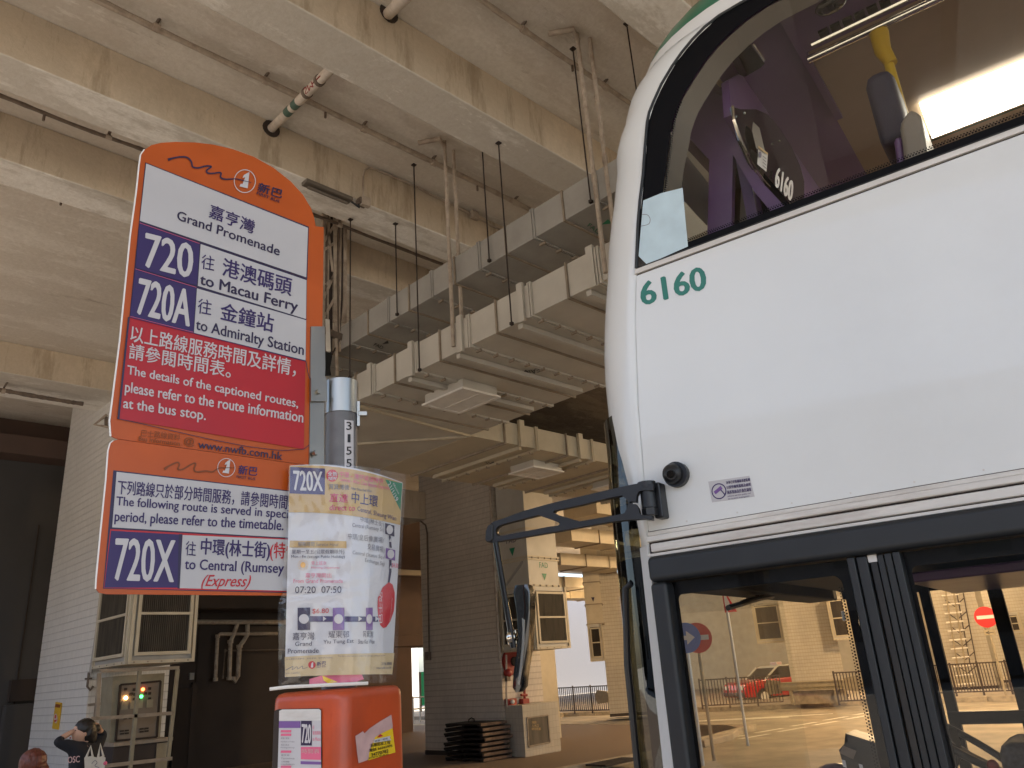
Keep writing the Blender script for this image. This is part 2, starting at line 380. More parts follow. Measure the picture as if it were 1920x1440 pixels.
def subpoly(name, pts, surf, m, parent, step=5.):
    """polygon cut into small faces in the photo plane before it is laid on a curved surface"""
    bm = bmesh.new(); vv = [bm.verts.new((x, y, 0)) for x, y in pts]; bm.faces.new(vv); bmesh.ops.triangulate(bm, faces=bm.faces)
    for ax in (0, 1):
        lo, hi = min(p[ax] for p in pts), max(p[ax] for p in pts); n = int((hi-lo)/step)
        for i in range(1, n+1):
            co = [0, 0, 0]; no = [0, 0, 0]; co[ax] = lo+(hi-lo)*i/(n+1); no[ax] = 1
            bmesh.ops.bisect_plane(bm, geom=bm.verts[:]+bm.edges[:]+bm.faces[:], plane_co=co, plane_no=no, dist=1e-5)
    bm.verts.index_update(); vs = [surf(v.co.x, v.co.y) for v in bm.verts]; fs = [tuple(v.index for v in f.verts) for f in bm.faces]; bm.free()
    return rawmesh(name, vs, fs, m, parent)
def disc(name, c, rx, ry, surf, m, parent, seg=28, ring=None):
    vs = [surf(c[0]+rx*math.cos(2*PI*i/seg), c[1]+ry*math.sin(2*PI*i/seg)) for i in range(seg)]
    if ring is None: return rawmesh(name, vs, [tuple(range(seg))], m, parent)
    vs += [surf(c[0]+rx*ring*math.cos(2*PI*i/seg), c[1]+ry*ring*math.sin(2*PI*i/seg)) for i in range(seg)]
    return rawmesh(name, vs, [(i, (i+1) % seg, seg+(i+1) % seg, seg+i) for i in range(seg)], m, parent)
def ribbon(name, pts, wd, surf, m, parent):
    # smooth brush stroke along photo points, wd = list of half widths in photo px
    P = []
    n = len(pts)
    for i in range(n-1):
        p0, p1, p2, p3 = pts[max(i-1, 0)], pts[i], pts[i+1], pts[min(i+2, n-1)]
        for k in range(6):
            t = k/6
            q = [.5*((2*p1[c])+(-p0[c]+p2[c])*t+(2*p0[c]-5*p1[c]+4*p2[c]-p3[c])*t*t+(-p0[c]+3*p1[c]-3*p2[c]+p3[c])*t**3) for c in (0, 1)]
            P.append((q[0], q[1], wd[i]*(1-t)+wd[i+1]*t))
    P.append((*pts[-1], wd[-1])); vs = []
    for i, (x, y, r) in enumerate(P):
        a, b = P[max(i-1, 0)], P[min(i+1, len(P)-1)]; dx, dy = b[0]-a[0], b[1]-a[1]; l = math.hypot(dx, dy) or 1
        vs += [surf(x-dy/l*r, y+dx/l*r), surf(x+dy/l*r, y-dx/l*r)]
    return rawmesh(name, vs, [(2*i, 2*i+1, 2*i+3, 2*i+2) for i in range(len(P)-1)], m, parent)
# ================================================================== SETTING
ZS, ZB = H+5.94, H+5.37           # slab soffit, beam soffit
def sheet(name, pts, z, m, kind='structure'):
    o = rawmesh(name, [(x, y, z) for x, y in pts], [tuple(range(len(pts)))], m, None); return tag(o, kind=kind)
sheet('ground', [(-400, -400), (400, -400), (400, 400), (-400, 400)], -.165, 'ground')
sheet('road', [(2.0, -30), (60, -30), (60, 60), (-8, 60), (-8, 11), (2.0, 11)], -.15, 'asphalt')
# pavement slabs with real kerb steps
def pave(name, pts, m, kerb=True):
    o = MB().prism([(x, y, -.16) for x, y in pts], (0, 0, .16)).build(name, m); st(o)
    return o
pave('platform_pavement', [(-30, -30), (2.02, -30), (2.02, 4), (.3, 12.2), (-30, 12.2)], 'pavement')
pave('island_pavement', [(-20, 12.6), (11.9, 11.35), (14.2, 11.25), (20.5, 12.2), (21.3, 24), (19, 60), (-20, 60)], 'brick paving')
pave('far_pavement', [(27.9, 24.4), (28.0, 16.5), (29.4, 13.0), (30.0, 8.0), (30.5, -10), (70, -10), (70, 50), (25.6, 50), (26.1, 24.4)], 'pavement')
def kerb(name, pts, w=.14):
    e = empty(name); st(e)
    for (x0, y0), (x1, y1) in zip(pts, pts[1:]):
        a, b = Vector((x0, y0, -.078)), Vector((x1, y1, -.078)); n = max(1, int((b-a).length/.9))
        for i in range(n):
            p = a.lerp(b, i/n); q = a.lerp(b, (i+.985)/n)
            MB().obox(p, q, w, .17).build('kerb_stone', 'kerb stone', e, bevel=.012)
    return e
kerb('island_kerb', [(11.9, 11.27), (14.2, 11.17), (20.6, 12.1), (21.4, 24)])
kerb('far_kerb', [(25.6, 30), (27.8, 16.6), (29.3, 13.0), (29.9, 8.0), (30.3, 0)])
kerb('platform_kerb', [(2.1, -3), (2.1, 4), (.4, 12.1)])
# traffic island seen through the bus door
sheet('road_line', [(23.0, 16.6), (23.6, 16.5), (25.9, 12.4), (25.75, 12.3), (24.9, 13.4), (24.6, 13.2)], -.144, 'road white')
for i in range(5):
    for k in (0, .55):
        a = Vector((18.2+i*1.75+k*.5, 11.9-i*.1-k*.9)); d = Vector((1.2, -.12))
        sheet('road_line', [tuple(a), tuple(a+d), tuple(a+d+Vector((.05, -.16))), tuple(a+Vector((.05, -.16)))], -.144, 'road white')
sheet('road_line', [(21.9, 17), (22.05, 17), (24.1, 40), (23.95, 40)], -.144, 'road yellow')

# ceiling
ceil = MB().box((-5, -9, ZS), (60, 36, ZS+.35)).build('ceiling_slab', 'slab paint'); st(ceil)
for (y0, y1) in [(-8.6, -8.1), (-6.7, -6.2), (-4.85, -4.35), (-3.0, -2.5), (-1.15, -.65), (.7, 1.2), (2.52, 3.02), (4.71, 5.21), (6.82, 7.32), (8.44, 8.94), (14.85, 16.16)]:
    st(MB().box((-5, y0, ZB), (60, y1, ZS+.002)).build('ceiling_beam', 'beam paint', bevel=.02))
st(MB().box((-5.4, -9, ZB-.1), (-5, 36, ZS+.35)).build('edge_beam', 'beam paint'))
# walls
ob_ = empty('opposite_building', (-42, 0, 0), label='grey block across the street, seen only in the bus window reflections', cat='building')
MB().box((-12, -60, 0), (0, 50, 15)).build('wall', 'grey block', ob_)
wm = None
for r in range(4):
    for c in range(18):
        if wm is None: wm = MB().box((.0, 0, 0), (.06, 2.4, 1.6)).build('window', 'car glass', ob_); wm.location = (0, -58, 2)
        else: w2 = wm.copy(); COL.objects.link(w2); w2.parent = ob_; w2.location = (0, -58+c*6, 2+r*3.8)
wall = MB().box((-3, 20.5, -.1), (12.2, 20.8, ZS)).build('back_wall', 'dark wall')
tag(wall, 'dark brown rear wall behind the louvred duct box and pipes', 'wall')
gw = empty('grey_wall', (0, 0, 0), label='dark grey recessed wall left of the white tiled column', cat='wall')
p0 = onY(-60, 900, 19.2); p1 = onY(125, 860, 19.2)
MB().box((p0.x-4, 19.2, -.1), (5.2, 19.45, onY(60, 868, 19.2).z)).build('wall_face', 'grey wall', gw)
MB().box((p0.x-4, 18.6, onY(60, 868, 19.2).z), (5.2, 19.4, onY(60, 868, 19.2).z+.42)).build('lintel', 'brown wall', gw, bevel=.02)
MB().box((p0.x-4, 19.3, onY(60, 868, 19.2).z+.42), (5.2, 19.45, ZS)).build('upper_panel', 'brown wall', gw)
for px in (30, 95): 
    a = onY(px, 1300, 19.15); MB().box((a.x-.012, 19.17, 0), (a.x+.012, 19.2, 5.4)).build('joint', 'void', gw)
a, b = onY(20, 1275, 19.1), onY(110, 1310, 19.1)
MB().box((a.x, 19.0, b.z), (b.x, 19.2, a.z)).build('vent_slot', 'void', gw)
MB().box((a.x-.05, 19.0, -.1), (b.x, 19.2, b.z-.05)).build('door_leaf', 'grey wall', gw, bevel=.02)
# brown wall with the bright opening, left of the central column
bw = empty('street_wall', (0, 0, 0), label='brown rear wall with a bright street opening beside the big tiled column', cat='wall')
YW = 24.5
oL, oR, oT = onY(773, 1290, YW).x, onY(803, 1290, YW).x+.6, onY(785, 1214, YW).z
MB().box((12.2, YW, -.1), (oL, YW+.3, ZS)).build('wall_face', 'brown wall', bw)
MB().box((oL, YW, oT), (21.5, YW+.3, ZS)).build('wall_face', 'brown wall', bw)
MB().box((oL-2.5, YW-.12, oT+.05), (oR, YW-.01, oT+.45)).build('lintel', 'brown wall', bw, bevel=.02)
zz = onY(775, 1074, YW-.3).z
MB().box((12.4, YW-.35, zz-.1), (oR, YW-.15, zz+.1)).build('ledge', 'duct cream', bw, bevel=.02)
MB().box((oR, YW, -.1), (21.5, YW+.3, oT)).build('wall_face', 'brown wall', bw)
bl = tag(MB().box((16, 44, 0), (34, 45, 12)).build('white_building', 'bright wall'), 'bright white street facade seen through the narrow opening', 'building')
gd = empty('green_panel', (0, 0, 0), label='green upright panel seen through the narrow street opening', cat='hoarding')
a = onY(787, 1260, 38); b = onY(800, 1322, 38)
MB().box((a.x, 38, b.z), (b.x+.4, 38.1, a.z)).build('panel', 'green door', gd)
MB().box((a.x-.05, 37.95, 0), (a.x+.05, 38.05, a.z)).build('post', 'rail iron', gd)
rs = empty('street_railing', (0, 0, 0), label='silver street railing in the bright opening', cat='railing')
a = onY(772, 1325, 29); b = onY(800, 1325, 29)
for z in (.55, 1.0): MB().tube([(a.x-1, 29, z), (b.x+1, 29, z)], .03, 6).build('rail', 'rail silver', rs)
for i in range(9): x = a.x-1+i*.36; MB().tube([(x, 29, 0), (x, 29, 1.05)], .03, 6).build('post', 'rail silver', rs)
# hoarding and right hand walls
hb = tag(MB().box((34, 40, -.1), (54, 40.2, 7)).build('white_hoarding', 'hoarding white'), 'plain white wall beyond the black railing', 'wall')
rw = empty('side_wall', (0, 0, 0), label='warm lit side wall behind the taxi and columns across the road', cat='wall')
MB().box((44, -12, -.1), (44.4, 30, 8)).build('wall_face', 'duct cream', rw)
rb = tag(MB().box((22, -12.3, -.1), (44, -12, 8)).build('end_wall', 'brown wall'), 'brown end wall at the far right of the bus terminus', 'wall')

# ------------------------------------------------------------------ tiled columns
def column(x0, y0, x1, y1, m, label, group=None, dx=0, z1=None):
    e = empty('tiled_column', (x0, y0, 0), label=label, cat='column', group=group)
    z1 = z1 or ZS-.001
    MB().box((.008, .008, 0), (x1-x0-.008, y1-y0-.008, z1)).build('core', 'grout dark' if m != 'white tiles' else 'grout', e)
    c = MB(); h = .13; n = int(z1/h)
    for i in range(n):
        c.box((0, 0, .02+i*h), (x1-x0, y1-y0, .02+(i+.945)*h))
    stuff(c.build('tile_course', m, e)); MB().box((-.012, -.012, 0), (x1-x0+.012, y1-y0+.012, .10)).build('skirting', 'dark wall', e)
    return e
XL, YL = 4.67, 14.85
lc = column(XL, YL, XL+1.3, onX(48, 1440, XL).y, 'white tiles', 'tall white tiled column behind the woman, left of the louvred duct box')
st_ = empty('strip_sign', (0, 0, 0), label='narrow yellow vertical strip sign on the white tiled column', cat='sign')
fs = lambda px, py: onX(px, py, XL-.025)
q = [(104, 1316), (114.5, 1318), (108, 1368), (97.5, 1366)]
poly('plate', q, fs, 'yellow strip', st_, (.02, 0, 0))
fs2 = lambda px, py: onX(px, py, XL-.029)
disc('disc', (104.5, 1347), 3, 9, fs2, 'white print', st_)
fs3 = lambda px, py: onX(px, py, XL-.033)
poly('print', [(103, 1340), (106, 1340), (105, 1347), (102, 1347)], fs3, 'red print', st_)
poly('print', [(101.5, 1350), (107, 1349), (105, 1353), (102, 1354)], fs3, 'red print', st_)
poly('print', [(104, 1320), (113.5, 1321), (112.5, 1327), (103, 1326)], fs3, 'brown print', st_)
# conduit down the right side of the white column
cd = MB().tube([onY(192, 1117, YL-.05), onY(170, 1262, YL-.05)], .03, 8).build('conduit', 'duct grey')
tag(cd, 'thin grey conduit running down the right edge of the white tiled column', 'pipe')
co = empty('wall_tap', onY(165, 1275, YL-.05), label='small valve hanging at the end of the conduit beside the control cage', cat='valve')
MB().tube([(0, 0, .12), (0, 0, -.1), (.05, 0, -.16), (.09, 0, -.1)], .02, 8).build('pipe', 'pipe dark', co)
MB().tube([(-.05, 0, .02), (.06, 0, .02)], .015, 6).build('handle', 'pipe dark', co)

XC, YC0, YC1 = 13.15, 13.95, 16.8
cc = column(XC, YC0, onY(1016, 1270, 13.95).x, YC1, 'beige tiles', 'huge beige tiled column in the middle, beside the iron plates')
MB().tube([(-.05, -.03, 2.0), (-.05, -.03, ZS-.02)], .035, 8).build('corner_pipe', 'pipe paint', cc)
cb_ = tag(MB().box((9.2, 16.5, onX(808, 972, 13.15).z), (13.14, 17.4, onX(808, 972, 13.15).z+.75)).build('lintel_box', 'beam paint', bevel=.02), 'pale concrete lintel block joining the left of the middle column', 'beam')
cp = empty('column_conduit', (0, 0, 0), label='thin brown conduit bending down the left side of the middle column', cat='pipe')
MB().tube([onX(777, 973, XC-.05), onX(785, 974, XC-.05), onX(798, 985, XC-.05), onX(801, 1000, XC-.05), onX(805, 1225, XC-.05)], .022, 7).build('tube', 'pipe dark', cp)
a = onX(803, 1230, XC-.06); MB().box((a.x-.06, a.y-.07, a.z-.1), (a.x+.04, a.y+.07, a.z+.1)).build('switch_box', 'pipe dark', cp, bevel=.01)

# ------------------------------------------------------------------ ducts under the ceiling
def duct_run(name, label, x0, y0, x1, y1, z0, z1, axis, seams, m, group=None, ends=True, flange=.035, edge='duct edge', bolts=True):
    """each sheet metal section is a part; flanges between sections are parts too"""
    e = empty(name, (0, 0, 0), label=label, cat='air duct', group=group)
    for i, (a, b) in enumerate(zip(seams, seams[1:])):
        g = .004
        if axis == 'y': MB().box((x0, a+g, z0), (x1, b-g, z1)).build('duct_section', m, e, bevel=.006, bseg=1)
        else: MB().box((a+g, y0, z0), (b-g, y1, z1)).build('duct_section', m, e, bevel=.006, bseg=1)
    for i, s in enumerate(seams[1:-1]):
        f = flange
        for d in ((-.016, .016) if i % 2 else (0,)):
            if axis == 'y': MB().box((x0-f, s+d-.01, z0-f), (x1+f, s+d+.01, z1+f*.3)).build('flange', edge if i % 2 == 0 else m, e)
            else: MB().box((s+d-.01, y0-f, z0-f), (s+d+.01, y1+f, z1+f*.3)).build('flange', edge if i % 2 == 0 else m, e)
    if bolts:
        bm_ = MB()
        for i, s in enumerate(seams[1:-1]):
            if i % 2 == 0: continue
            n = 9 if x1-x0 > 1.5 or axis == 'x' else 3
            for k in range(n):
                t = (k+.5)/n
                if axis == 'y': c = (x0+(x1-x0)*t, s, z0-flange); bm_.box((c[0]-.012, c[1]-.035, c[2]-.02), (c[0]+.012, c[1]+.035, c[2]+.01))
                else: c = (s, y0+(y1-y0)*t, z0-flange); bm_.box((c[0]-.035, c[1]-.012, c[2]-.02), (c[0]+.035, c[1]+.012, c[2]+.01))
        if bm_.v: stuff(bm_.build('bolt', 'duct edge', e))
    return e
up_seams = [-6, -4.6, -3.2, -1.8, -.4, .9, 2.2, 3.4, 3.84, 4.26, 4.68, 5.08, 5.5, 5.91, 6.32, 6.75, 7.17, 7.6, 8.0, 8.4, 8.8, 9.2, 9.7, 10.2, 10.8]
d1 = duct_run('upper_duct', 'slim grey upper air duct running under the ceiling beams above the wide duct', 5.22, 0, 5.95, 0, 5.85, 6.18, 'y', up_seams, 'duct grey', flange=.016)
lo_seams = [-6, -4.5, -3, -1.5, 0, 1.4, 2.7, 3.5, 3.88, 4.26, 4.75, 5.24, 5.67, 6.15, 6.56, 6.98, 7.4, 7.8, 10.46]
d2 = duct_run('wide_duct', 'wide cream air duct with white grille and stencilled arrow, lower of the two long ducts', 5.17, 0, 7.36, 0, 5.0, 5.35, 'y', lo_seams, 'duct paint', flange=.022)
# stiffening angles standing up the near side face of the wide duct
for s in (3.95, 4.87, 5.8, 6.66, 7.48): MB().box((5.135, s-.04, 4.97), (5.167, s+.04, 5.39)).build('stiffener', 'duct paint', d2)
for s in (4.05, 4.95, 5.9, 6.75): MB().box((5.2, s-.03, 4.94), (7.2, s+.03, 4.995)).build('stiffener', 'duct paint', d2)
for a, b in ((( 5.2, 7.9), (7.34, 8.16)), ((5.2, 10.3), (7.34, 8.22))):
    MB().obox((a[0], a[1], 4.985), (b[0], b[1], 4.985), .04, .03).build('seam_strip', 'duct cream', d2)
br_seams = [7.37, 8.05, 8.75, 9.45, 10.1, 10.8, 11.5, 12.3, 13.1, 14.0, 15.0, 16.2, 17.4, 18.6]
d3 = duct_run('branch_duct', 'cream branch duct turning right from the wide duct towards the middle column', 0, 8.18, 0, 10.46, 5.0, 5.345, 'x', br_seams, 'duct cream')
for s in (8.4, 9.8, 11.15): MB().box((s-.03, 8.2, 4.94), (s+.03, 10.3, 4.995)).build('stiffener', 'duct cream', d3)
for s in (8.4, 9.78, 11.2, 12.7): MB().box((s-.05, 8.12, 4.97), (s+.05, 8.175, 5.4)).build('stiffener', 'duct cream', d3)
def text_flat(s, c, wv, hv, z, m, parent, up=1): 
    text3(s, (c[0], c[1], z), (wv[0], wv[1], 0), (hv[0], hv[1], 0), m, parent)
# stencils under the ducts: letters and arrow
def stencil(s, duct, bl, br, tl, tri, z, m='black print'):
    f = lambda px, py: onZ(px, py, z)
    text(s, bl, br, tl, f, m, duct, off=.01, name='stencil')
    poly('stencil_arrow', tri, f, m, duct)
stencil('EAD', d2, (1010, 689), (984, 697), (1013, 697), [(975, 702), (986, 693), (992, 699)], 4.993)
stencil('FAD', d1, (700, 648), (716, 655), (704, 643), [(717, 645), (727, 638), (729, 644)], 5.845)
stencil('FAD', d1, (1101, 424), (1122, 440), (1106, 418), [(1128, 421), (1140, 411), (1148, 419)], 5.845, 'green print')
stencil('FAD', d3, (905, 866), (917, 872), (908, 862), [(917, 870), (925, 865), (929, 871)], 4.993)
def grille(x0, y0, x1, y1, z, dz, label, n=26):
    e = empty('ceiling_grille', (0, 0, 0), label=label, cat='air grille', group='white air grilles under the ducts')
    MB().box((x0+.03, y0+.03, z), (x1-.03, y1-.03, z+dz)).build('neck', 'duct paint', e)
    MB().box((x0+.05, y0+.05, z-.004), (x1-.05, y1-.05, z-.002)).build('backing', 'void', e)
    m = MB(); 
    for a, b in (((x0, y0), (x1, y0+.05)), ((x0, y1-.05), (x1, y1)), ((x0, y0+.05), (x0+.05, y1-.05)), ((x1-.05, y0+.05), (x1, y1-.05)), (((x0+x1)/2-.012, y0+.05), ((x0+x1)/2+.012, y1-.05))):
        m.box((a[0], a[1], z-.03), (b[0], b[1], z-.006))
    m.build('frame', 'grille white', e)
    s = MB()
    for i in range(n):
        y = y0+.05+(y1-y0-.1)*(i+.5)/n; s.box((x0+.05, y-.010, z-.024), (x1-.05, y+.010, z-.014))
    stuff(s.build('blade', 'grille white', e))
    for i in range(1, 3): yy = y0+(y1-y0)*i/3; MB().box((x0+.05, yy-.01, z-.029), (x1-.05, yy+.01, z-.026)).build('crossbar', 'grille white', e)
    return e
grille(5.70, 6.42, 6.31, 7.18, 4.89, .107, 'white grille under the wide duct, nearest one, right of the sign post')
grille(9.13, 8.63, 9.87, 9.23, 4.89, .107, 'white grille under the branch duct above the mirror arm')
grille(11.4, 8.7, 12.3, 9.35, 4.89, .107, 'white grille furthest along the branch duct, half hidden by the bus')
gz = onX(1117, 632, 6.3); grille(5.75, 3.3, 6.35, 3.95, 4.89, .107, 'white grille under the wide duct right beside the bus mask')
# rusty box soffit beyond the ducts
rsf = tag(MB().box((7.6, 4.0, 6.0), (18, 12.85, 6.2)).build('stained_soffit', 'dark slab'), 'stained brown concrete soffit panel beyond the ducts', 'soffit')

# hanger rods and pipe drops
def rod(x, y, z0, z1, r=.009, lab='', grp='thin black hanger rods', m='rod', name='hanger_rod', cat='rod'):
    e = empty(name, (x, y, z0), label=lab, cat=cat, group=grp)
    MB().tube([(0, 0, 0), (0, 0, z1-z0)], r, 6).build('shaft', m, e)
    MB().box((-.025, -.025, z1-z0-.012), (.025, .025, z1-z0)).build('foot', m, e)
    MB().box((-.016, -.016, .0), (.016, .016, .03)).build('nut', m, e)
    return e
for x, y, z0, z1, lab in [(5.12, 6.47, 4.96, ZS, 'thin black rod left of the pair of tan pipes, holding the wide duct'),
                     (5.10, 4.97, 4.96, ZB, 'thin black rod hanging from the beam soffit right of the pair of tan pipes'),
                     (4.68, 7.19, 5.0, ZB-.02, 'thin black rod just right of the orange sign'),
                     (5.19, 3.90, 5.85, ZS, 'short thin black rod beside the tall pipes near the bus'),
                     (5.19, 6.96, 5.85, ZB, 'short thin black rod holding the slim duct left end'),
                     (5.19, 5.32, 5.85, ZS, 'thin black rod right behind the pair of tan pipes'),
                     (5.35, 3.33, 5.0, ZS, 'thin black rod at the edge of the bus mask')]:
    rod(x, y, z0, z1, .008, lab)
def drop(x, y, z0, z1, lab, r=.022):
    e = empty('drop_pipe', (x, y, z0), label=lab, cat='pipe', group='upright tan drop pipes')
    MB().tube([(0, 0, 0), (0, 0, z1-z0)], r, 9).build('tube', 'pipe paint', e)
    for z in (.35*(z1-z0), .66*(z1-z0)): MB().tube([(0, 0, z), (0, 0, z+.07)], r*1.25, 9).build('coupling', 'pipe paint', e)
    return e
drop(5.12, 5.88, 5.05, ZS, 'left one of the pair of tan upright pipes between the sign and the bus')
drop(5.3, 5.93, 5.4, ZS-.02, 'right one of the pair of tan upright pipes between the sign and the bus')
drop(5.07, 3.74, 5.0, ZS, 'long tan upright pipe nearest the white bus mask')
drop(5.22, 3.70, 5.4, ZS, 'shorter tan upright pipe behind the one nearest the bus')
for (x, y) in ((5.12, 5.88), (5.07, 3.74)):
    tag(MB().tube([(x, y, ZS-.08), (x-.12, y-.05, ZS-.06), (x-.3, y+.12, ZS-.1)], .03, 8).build('pipe_elbow', 'pipe paint'), 'tan pipe elbow under the slab at the top of the '+('paired pipes' if y > 5 else 'long pipe near the bus'), 'pipe elbow')

# conduits along the slab
def conduit(y, z, x0, x1, r, lab, hooks, m='pipe paint', grp='long pipes running along the ceiling beams'):
    e = empty('ceiling_pipe', (0, y, z), label=lab, cat='pipe', group=grp)
    n = 150; pts = [(x0+(x1-x0)*i/n, .006*math.sin(i*.31), .006*math.sin(i*.17)) for i in range(n+1)]
    MB().tube(pts, [r*random.uniform(.86, 1.12) for _ in pts], 8).build('tube', m, e)
    for x in hooks:
        h = MB().tube([(x, 0, 0), (x+.01, .03, .08), (x+.03, -.10, .16)], .018, 6).build('hanger', 'pipe dark', e)
        MB().tube([(x-.03, 0, 0), (x+.03, 0, 0)], r*1.3, 8).build('clamp', 'pipe paint', e)
    for x in [h+.7 for h in hooks[::2]]:
        MB().tube([(x, 0, -r), (x, 0, -r-.07)], .014, 6).build('sprinkler', 'pipe dark', e)
    return e
conduit(3.98, ZS-.10, -2, 20, .028, 'rough tan pipe under the slab at the top right, towards the bus', [1.5, 3.2, 4.55, 5.8, 8, 11])
conduit(6.18, ZS-.10, -2, 20, .032, 'rough tan pipe crossing behind the white and green drain pipe', [.5, 1.9, 3.0, 4.2, 5.2, 6.6, 9])
conduit(7.62, ZS-.42, -2, 6.5, .022, 'dark thin pipe along the second beam at the left', [.7, 2.0, 3.3, 4.8], m='pipe dark')
conduit(9.2, ZS-.35, -2, 6.5, .018, 'thin dark pipe along the third beam at the left', [1.3, 2.6, 4.4], m='pipe dark')
py_ = onY(0, 748, 15.2); conduit(15.4, ZB-.14, -2, 4.2, .04, 'pipe under the deep far beam above the tiled column', [2.1, 2.9], m='pipe dark')
# triangular bracket at the end of that pipe
tb = empty('pipe_bracket', (0, 0, 0), label='small triangular tan bracket left of the orange sign edge', cat='bracket')
fb = lambda px, py: onY(px, py, 15.3)
MB().tube([fb(200, 778), fb(177, 796), fb(205, 801)], .03, 7).build('arm', 'pipe paint', tb)
MB().tube([fb(199, 782), fb(199, 799)], .03, 7).build('strut', 'pipe dark', tb)

# drain pipes through the beams
def drain(p, q, r, lab, bands):
    e = empty('drain_pipe', (0, 0, 0), label=lab, cat='pipe', group='pale drain pipes crossing the ceiling beams')
    p, q = Vector(p), Vector(q)
    MB().tube([p, q], r, 14).build('tube', 'pipe white', e, smooth=True)
    if bands:
        for t in (.50, .62): MB().tube([p.lerp(q, t), p.lerp(q, t+.075)], r*1.03, 14).build('green_band', 'green band', e, smooth=True)
        for t in (.16, .35): MB().tube([p.lerp(q, t), p.lerp(q, t+.03)], r*1.2, 14).build('clamp', 'pipe dark', e)
        g_ = (p-q).normalized(); nrm = Vector((-.75, -.4, -.5))
        nrm = (nrm-g_*nrm.dot(g_)).normalized(); sdv = g_.cross(nrm)
        a = p.lerp(q, .34)+nrm*r*1.02; text3('SM', a-sdv*.03, g_*.2, sdv*.06, 'red', e, name='red_marking')
        MB().obox(p.lerp(q, .1)+nrm*r, p.lerp(q, .22)+nrm*r, .012, .006).build('red_marking', 'red', e)
    return e
e1 = onY(507, 243, 6.83)
drain(onY(622, 128, 5.25), e1,   .047, 'white drain pipe with two green bands ending in the beam above the sign', True)
MB().tube([e1+Vector((0, -.03, 0)), e1+Vector((0, .02, 0))], .10, 16).build('hole_rim', 'void', bpy.data.objects['drain_pipe'])
e2 = onY(727, 27, 4.72)
d_ = drain(onY(800, -45, 3.02), e2,   .052, 'plain pale drain pipe entering the beam at the top of the picture', False)
MB().tube([e2+Vector((0, -.03, 0)), e2+Vector((0, .02, 0))], .10, 16).build('hole_rim', 'void', d_)

# looped conduit on the beam side, junction box and fluorescent batten
lp = empty('looped_conduit', (0, 0, 0), label='thin conduit looping up the beam side from a small junction box', cat='pipe')
fy = lambda px, py: onY(px, py, 6.79)
MB().tube([fy(681, 380), fy(681, 330), fy(684, 318), fy(694, 314), fy(706, 318), fy(783, 351), fy(887, 404), fy(940, 432)], .012, 7).build('tube', 'pipe paint', lp)
for p in ((683, 380), (888, 405)):
    a = fy(*p); MB().box((a.x-.06, 6.74, a.z-.06), (a.x+.06, 6.80, a.z+.06)).build('junction_box', 'pipe paint', lp, bevel=.008)
fl = empty('batten_lamp', (0, 0, 0), label='unlit fluorescent batten lamp under the beam, just right of the sign top', cat='lamp')
a, b = onZ(570, 341, ZB-.06), onZ(648, 384, ZB-.06)
b = Vector((b.x, a.y, b.z))
MB().obox(a, b, .12, .05).build('housing', 'bus lining', fl, bevel=.01)
MB().tube([a+Vector((.05, 0, -.05)), b+Vector((-.05, 0, -.05))], .02, 10).build('tube', 'bus lining', fl, smooth=True)
c = onZ(668, 388, ZB-.02)
MB().tube([b, b+Vector((.12, 0, -.04)), Vector((c.x-.05, b.y, b.z+.03)), Vector((c.x, b.y, b.z+.04))], .014, 7).build('cable', 'black plastic', fl)
MB().box((c.x-.06, b.y-.05, b.z), (c.x+.06, b.y+.05, b.z+.08)).build('socket_box', 'pipe dark', fl, bevel=.008)

# lattice mast with cables and the dark lamp head behind the sign post
tr = empty('lattice_hanger', (0, 0, 0), label='tan steel lattice and cable bundle hanging behind the sign post', cat='steel frame')
f8 = lambda px, py: onY(px, py, 8.1)
MB().obox(f8(606, 395), f8(603, 640), .05, .05).build('upright', 'pipe paint', tr)
MB().obox(f8(646, 425), f8(645, 605), .05, .05).build('upright', 'pipe paint', tr)
MB().obox(f8(626, 400), f8(627, 605), .04, .04).build('upright', 'pipe paint', tr)
for p, q in (((606, 455), (640, 400)), ((606, 560), (628, 510)), ((604, 600), (626, 560)), ((610, 535), (627, 520)), ((612, 405), (622, 510)), ((606, 470), (628, 455))):
    MB().obox(f8(*p), f8(*q), .035, .035).build('brace', 'pipe paint', tr)
for k, (px, w_) in enumerate(((611, .02), (615, .012), (619, .018), (633, .02), (637, .014), (622, .01))):
    MB().tube([f8(px+3, 398), f8(px+1, 470), f8(px-1+k % 2, 560), f8(px, 660)], w_, 6).build('cable', ['pipe dark', 'pipe paint', 'rod'][k % 3], tr)
MB().tube([f8(660, 390), f8(640, 402), f8(630, 430), f8(628, 520), f8(632, 705)], .022, 7).build('conduit', 'pipe paint', tr)
ch = tag(MB().tube([f8(643, 428), f8(641, 560), f8(636, 640), f8(622, 665)], .012, 5).build('chain', 'rod'), 'dark chain dangling to the lamp bracket behind the post', 'chain')
lh = empty('flood_lamp', (0, 0, 0), label='black flood lamp head hanging behind the top of the sign post', cat='lamp')
MB().obox(f8(606, 620), f8(640, 633), .05, .09).build('bar', 'pipe dark', lh)
MB().prism([f8(606, 655), f8(621, 652), f8(623, 668), f8(619, 690), f8(621, 704), f8(604, 700)], (0, .25, 0)).build('bracket', 'black plastic', lh)
a = f8(615, 735); MB().sphere(a, .26, 18, 10, (1, 1, .75)).build('shade', 'duct grey', lh, smooth=True)
MB().obox(f8(612, 600), f8(614, 660), .06, .06).build('bracket_arm', 'grille white', lh)

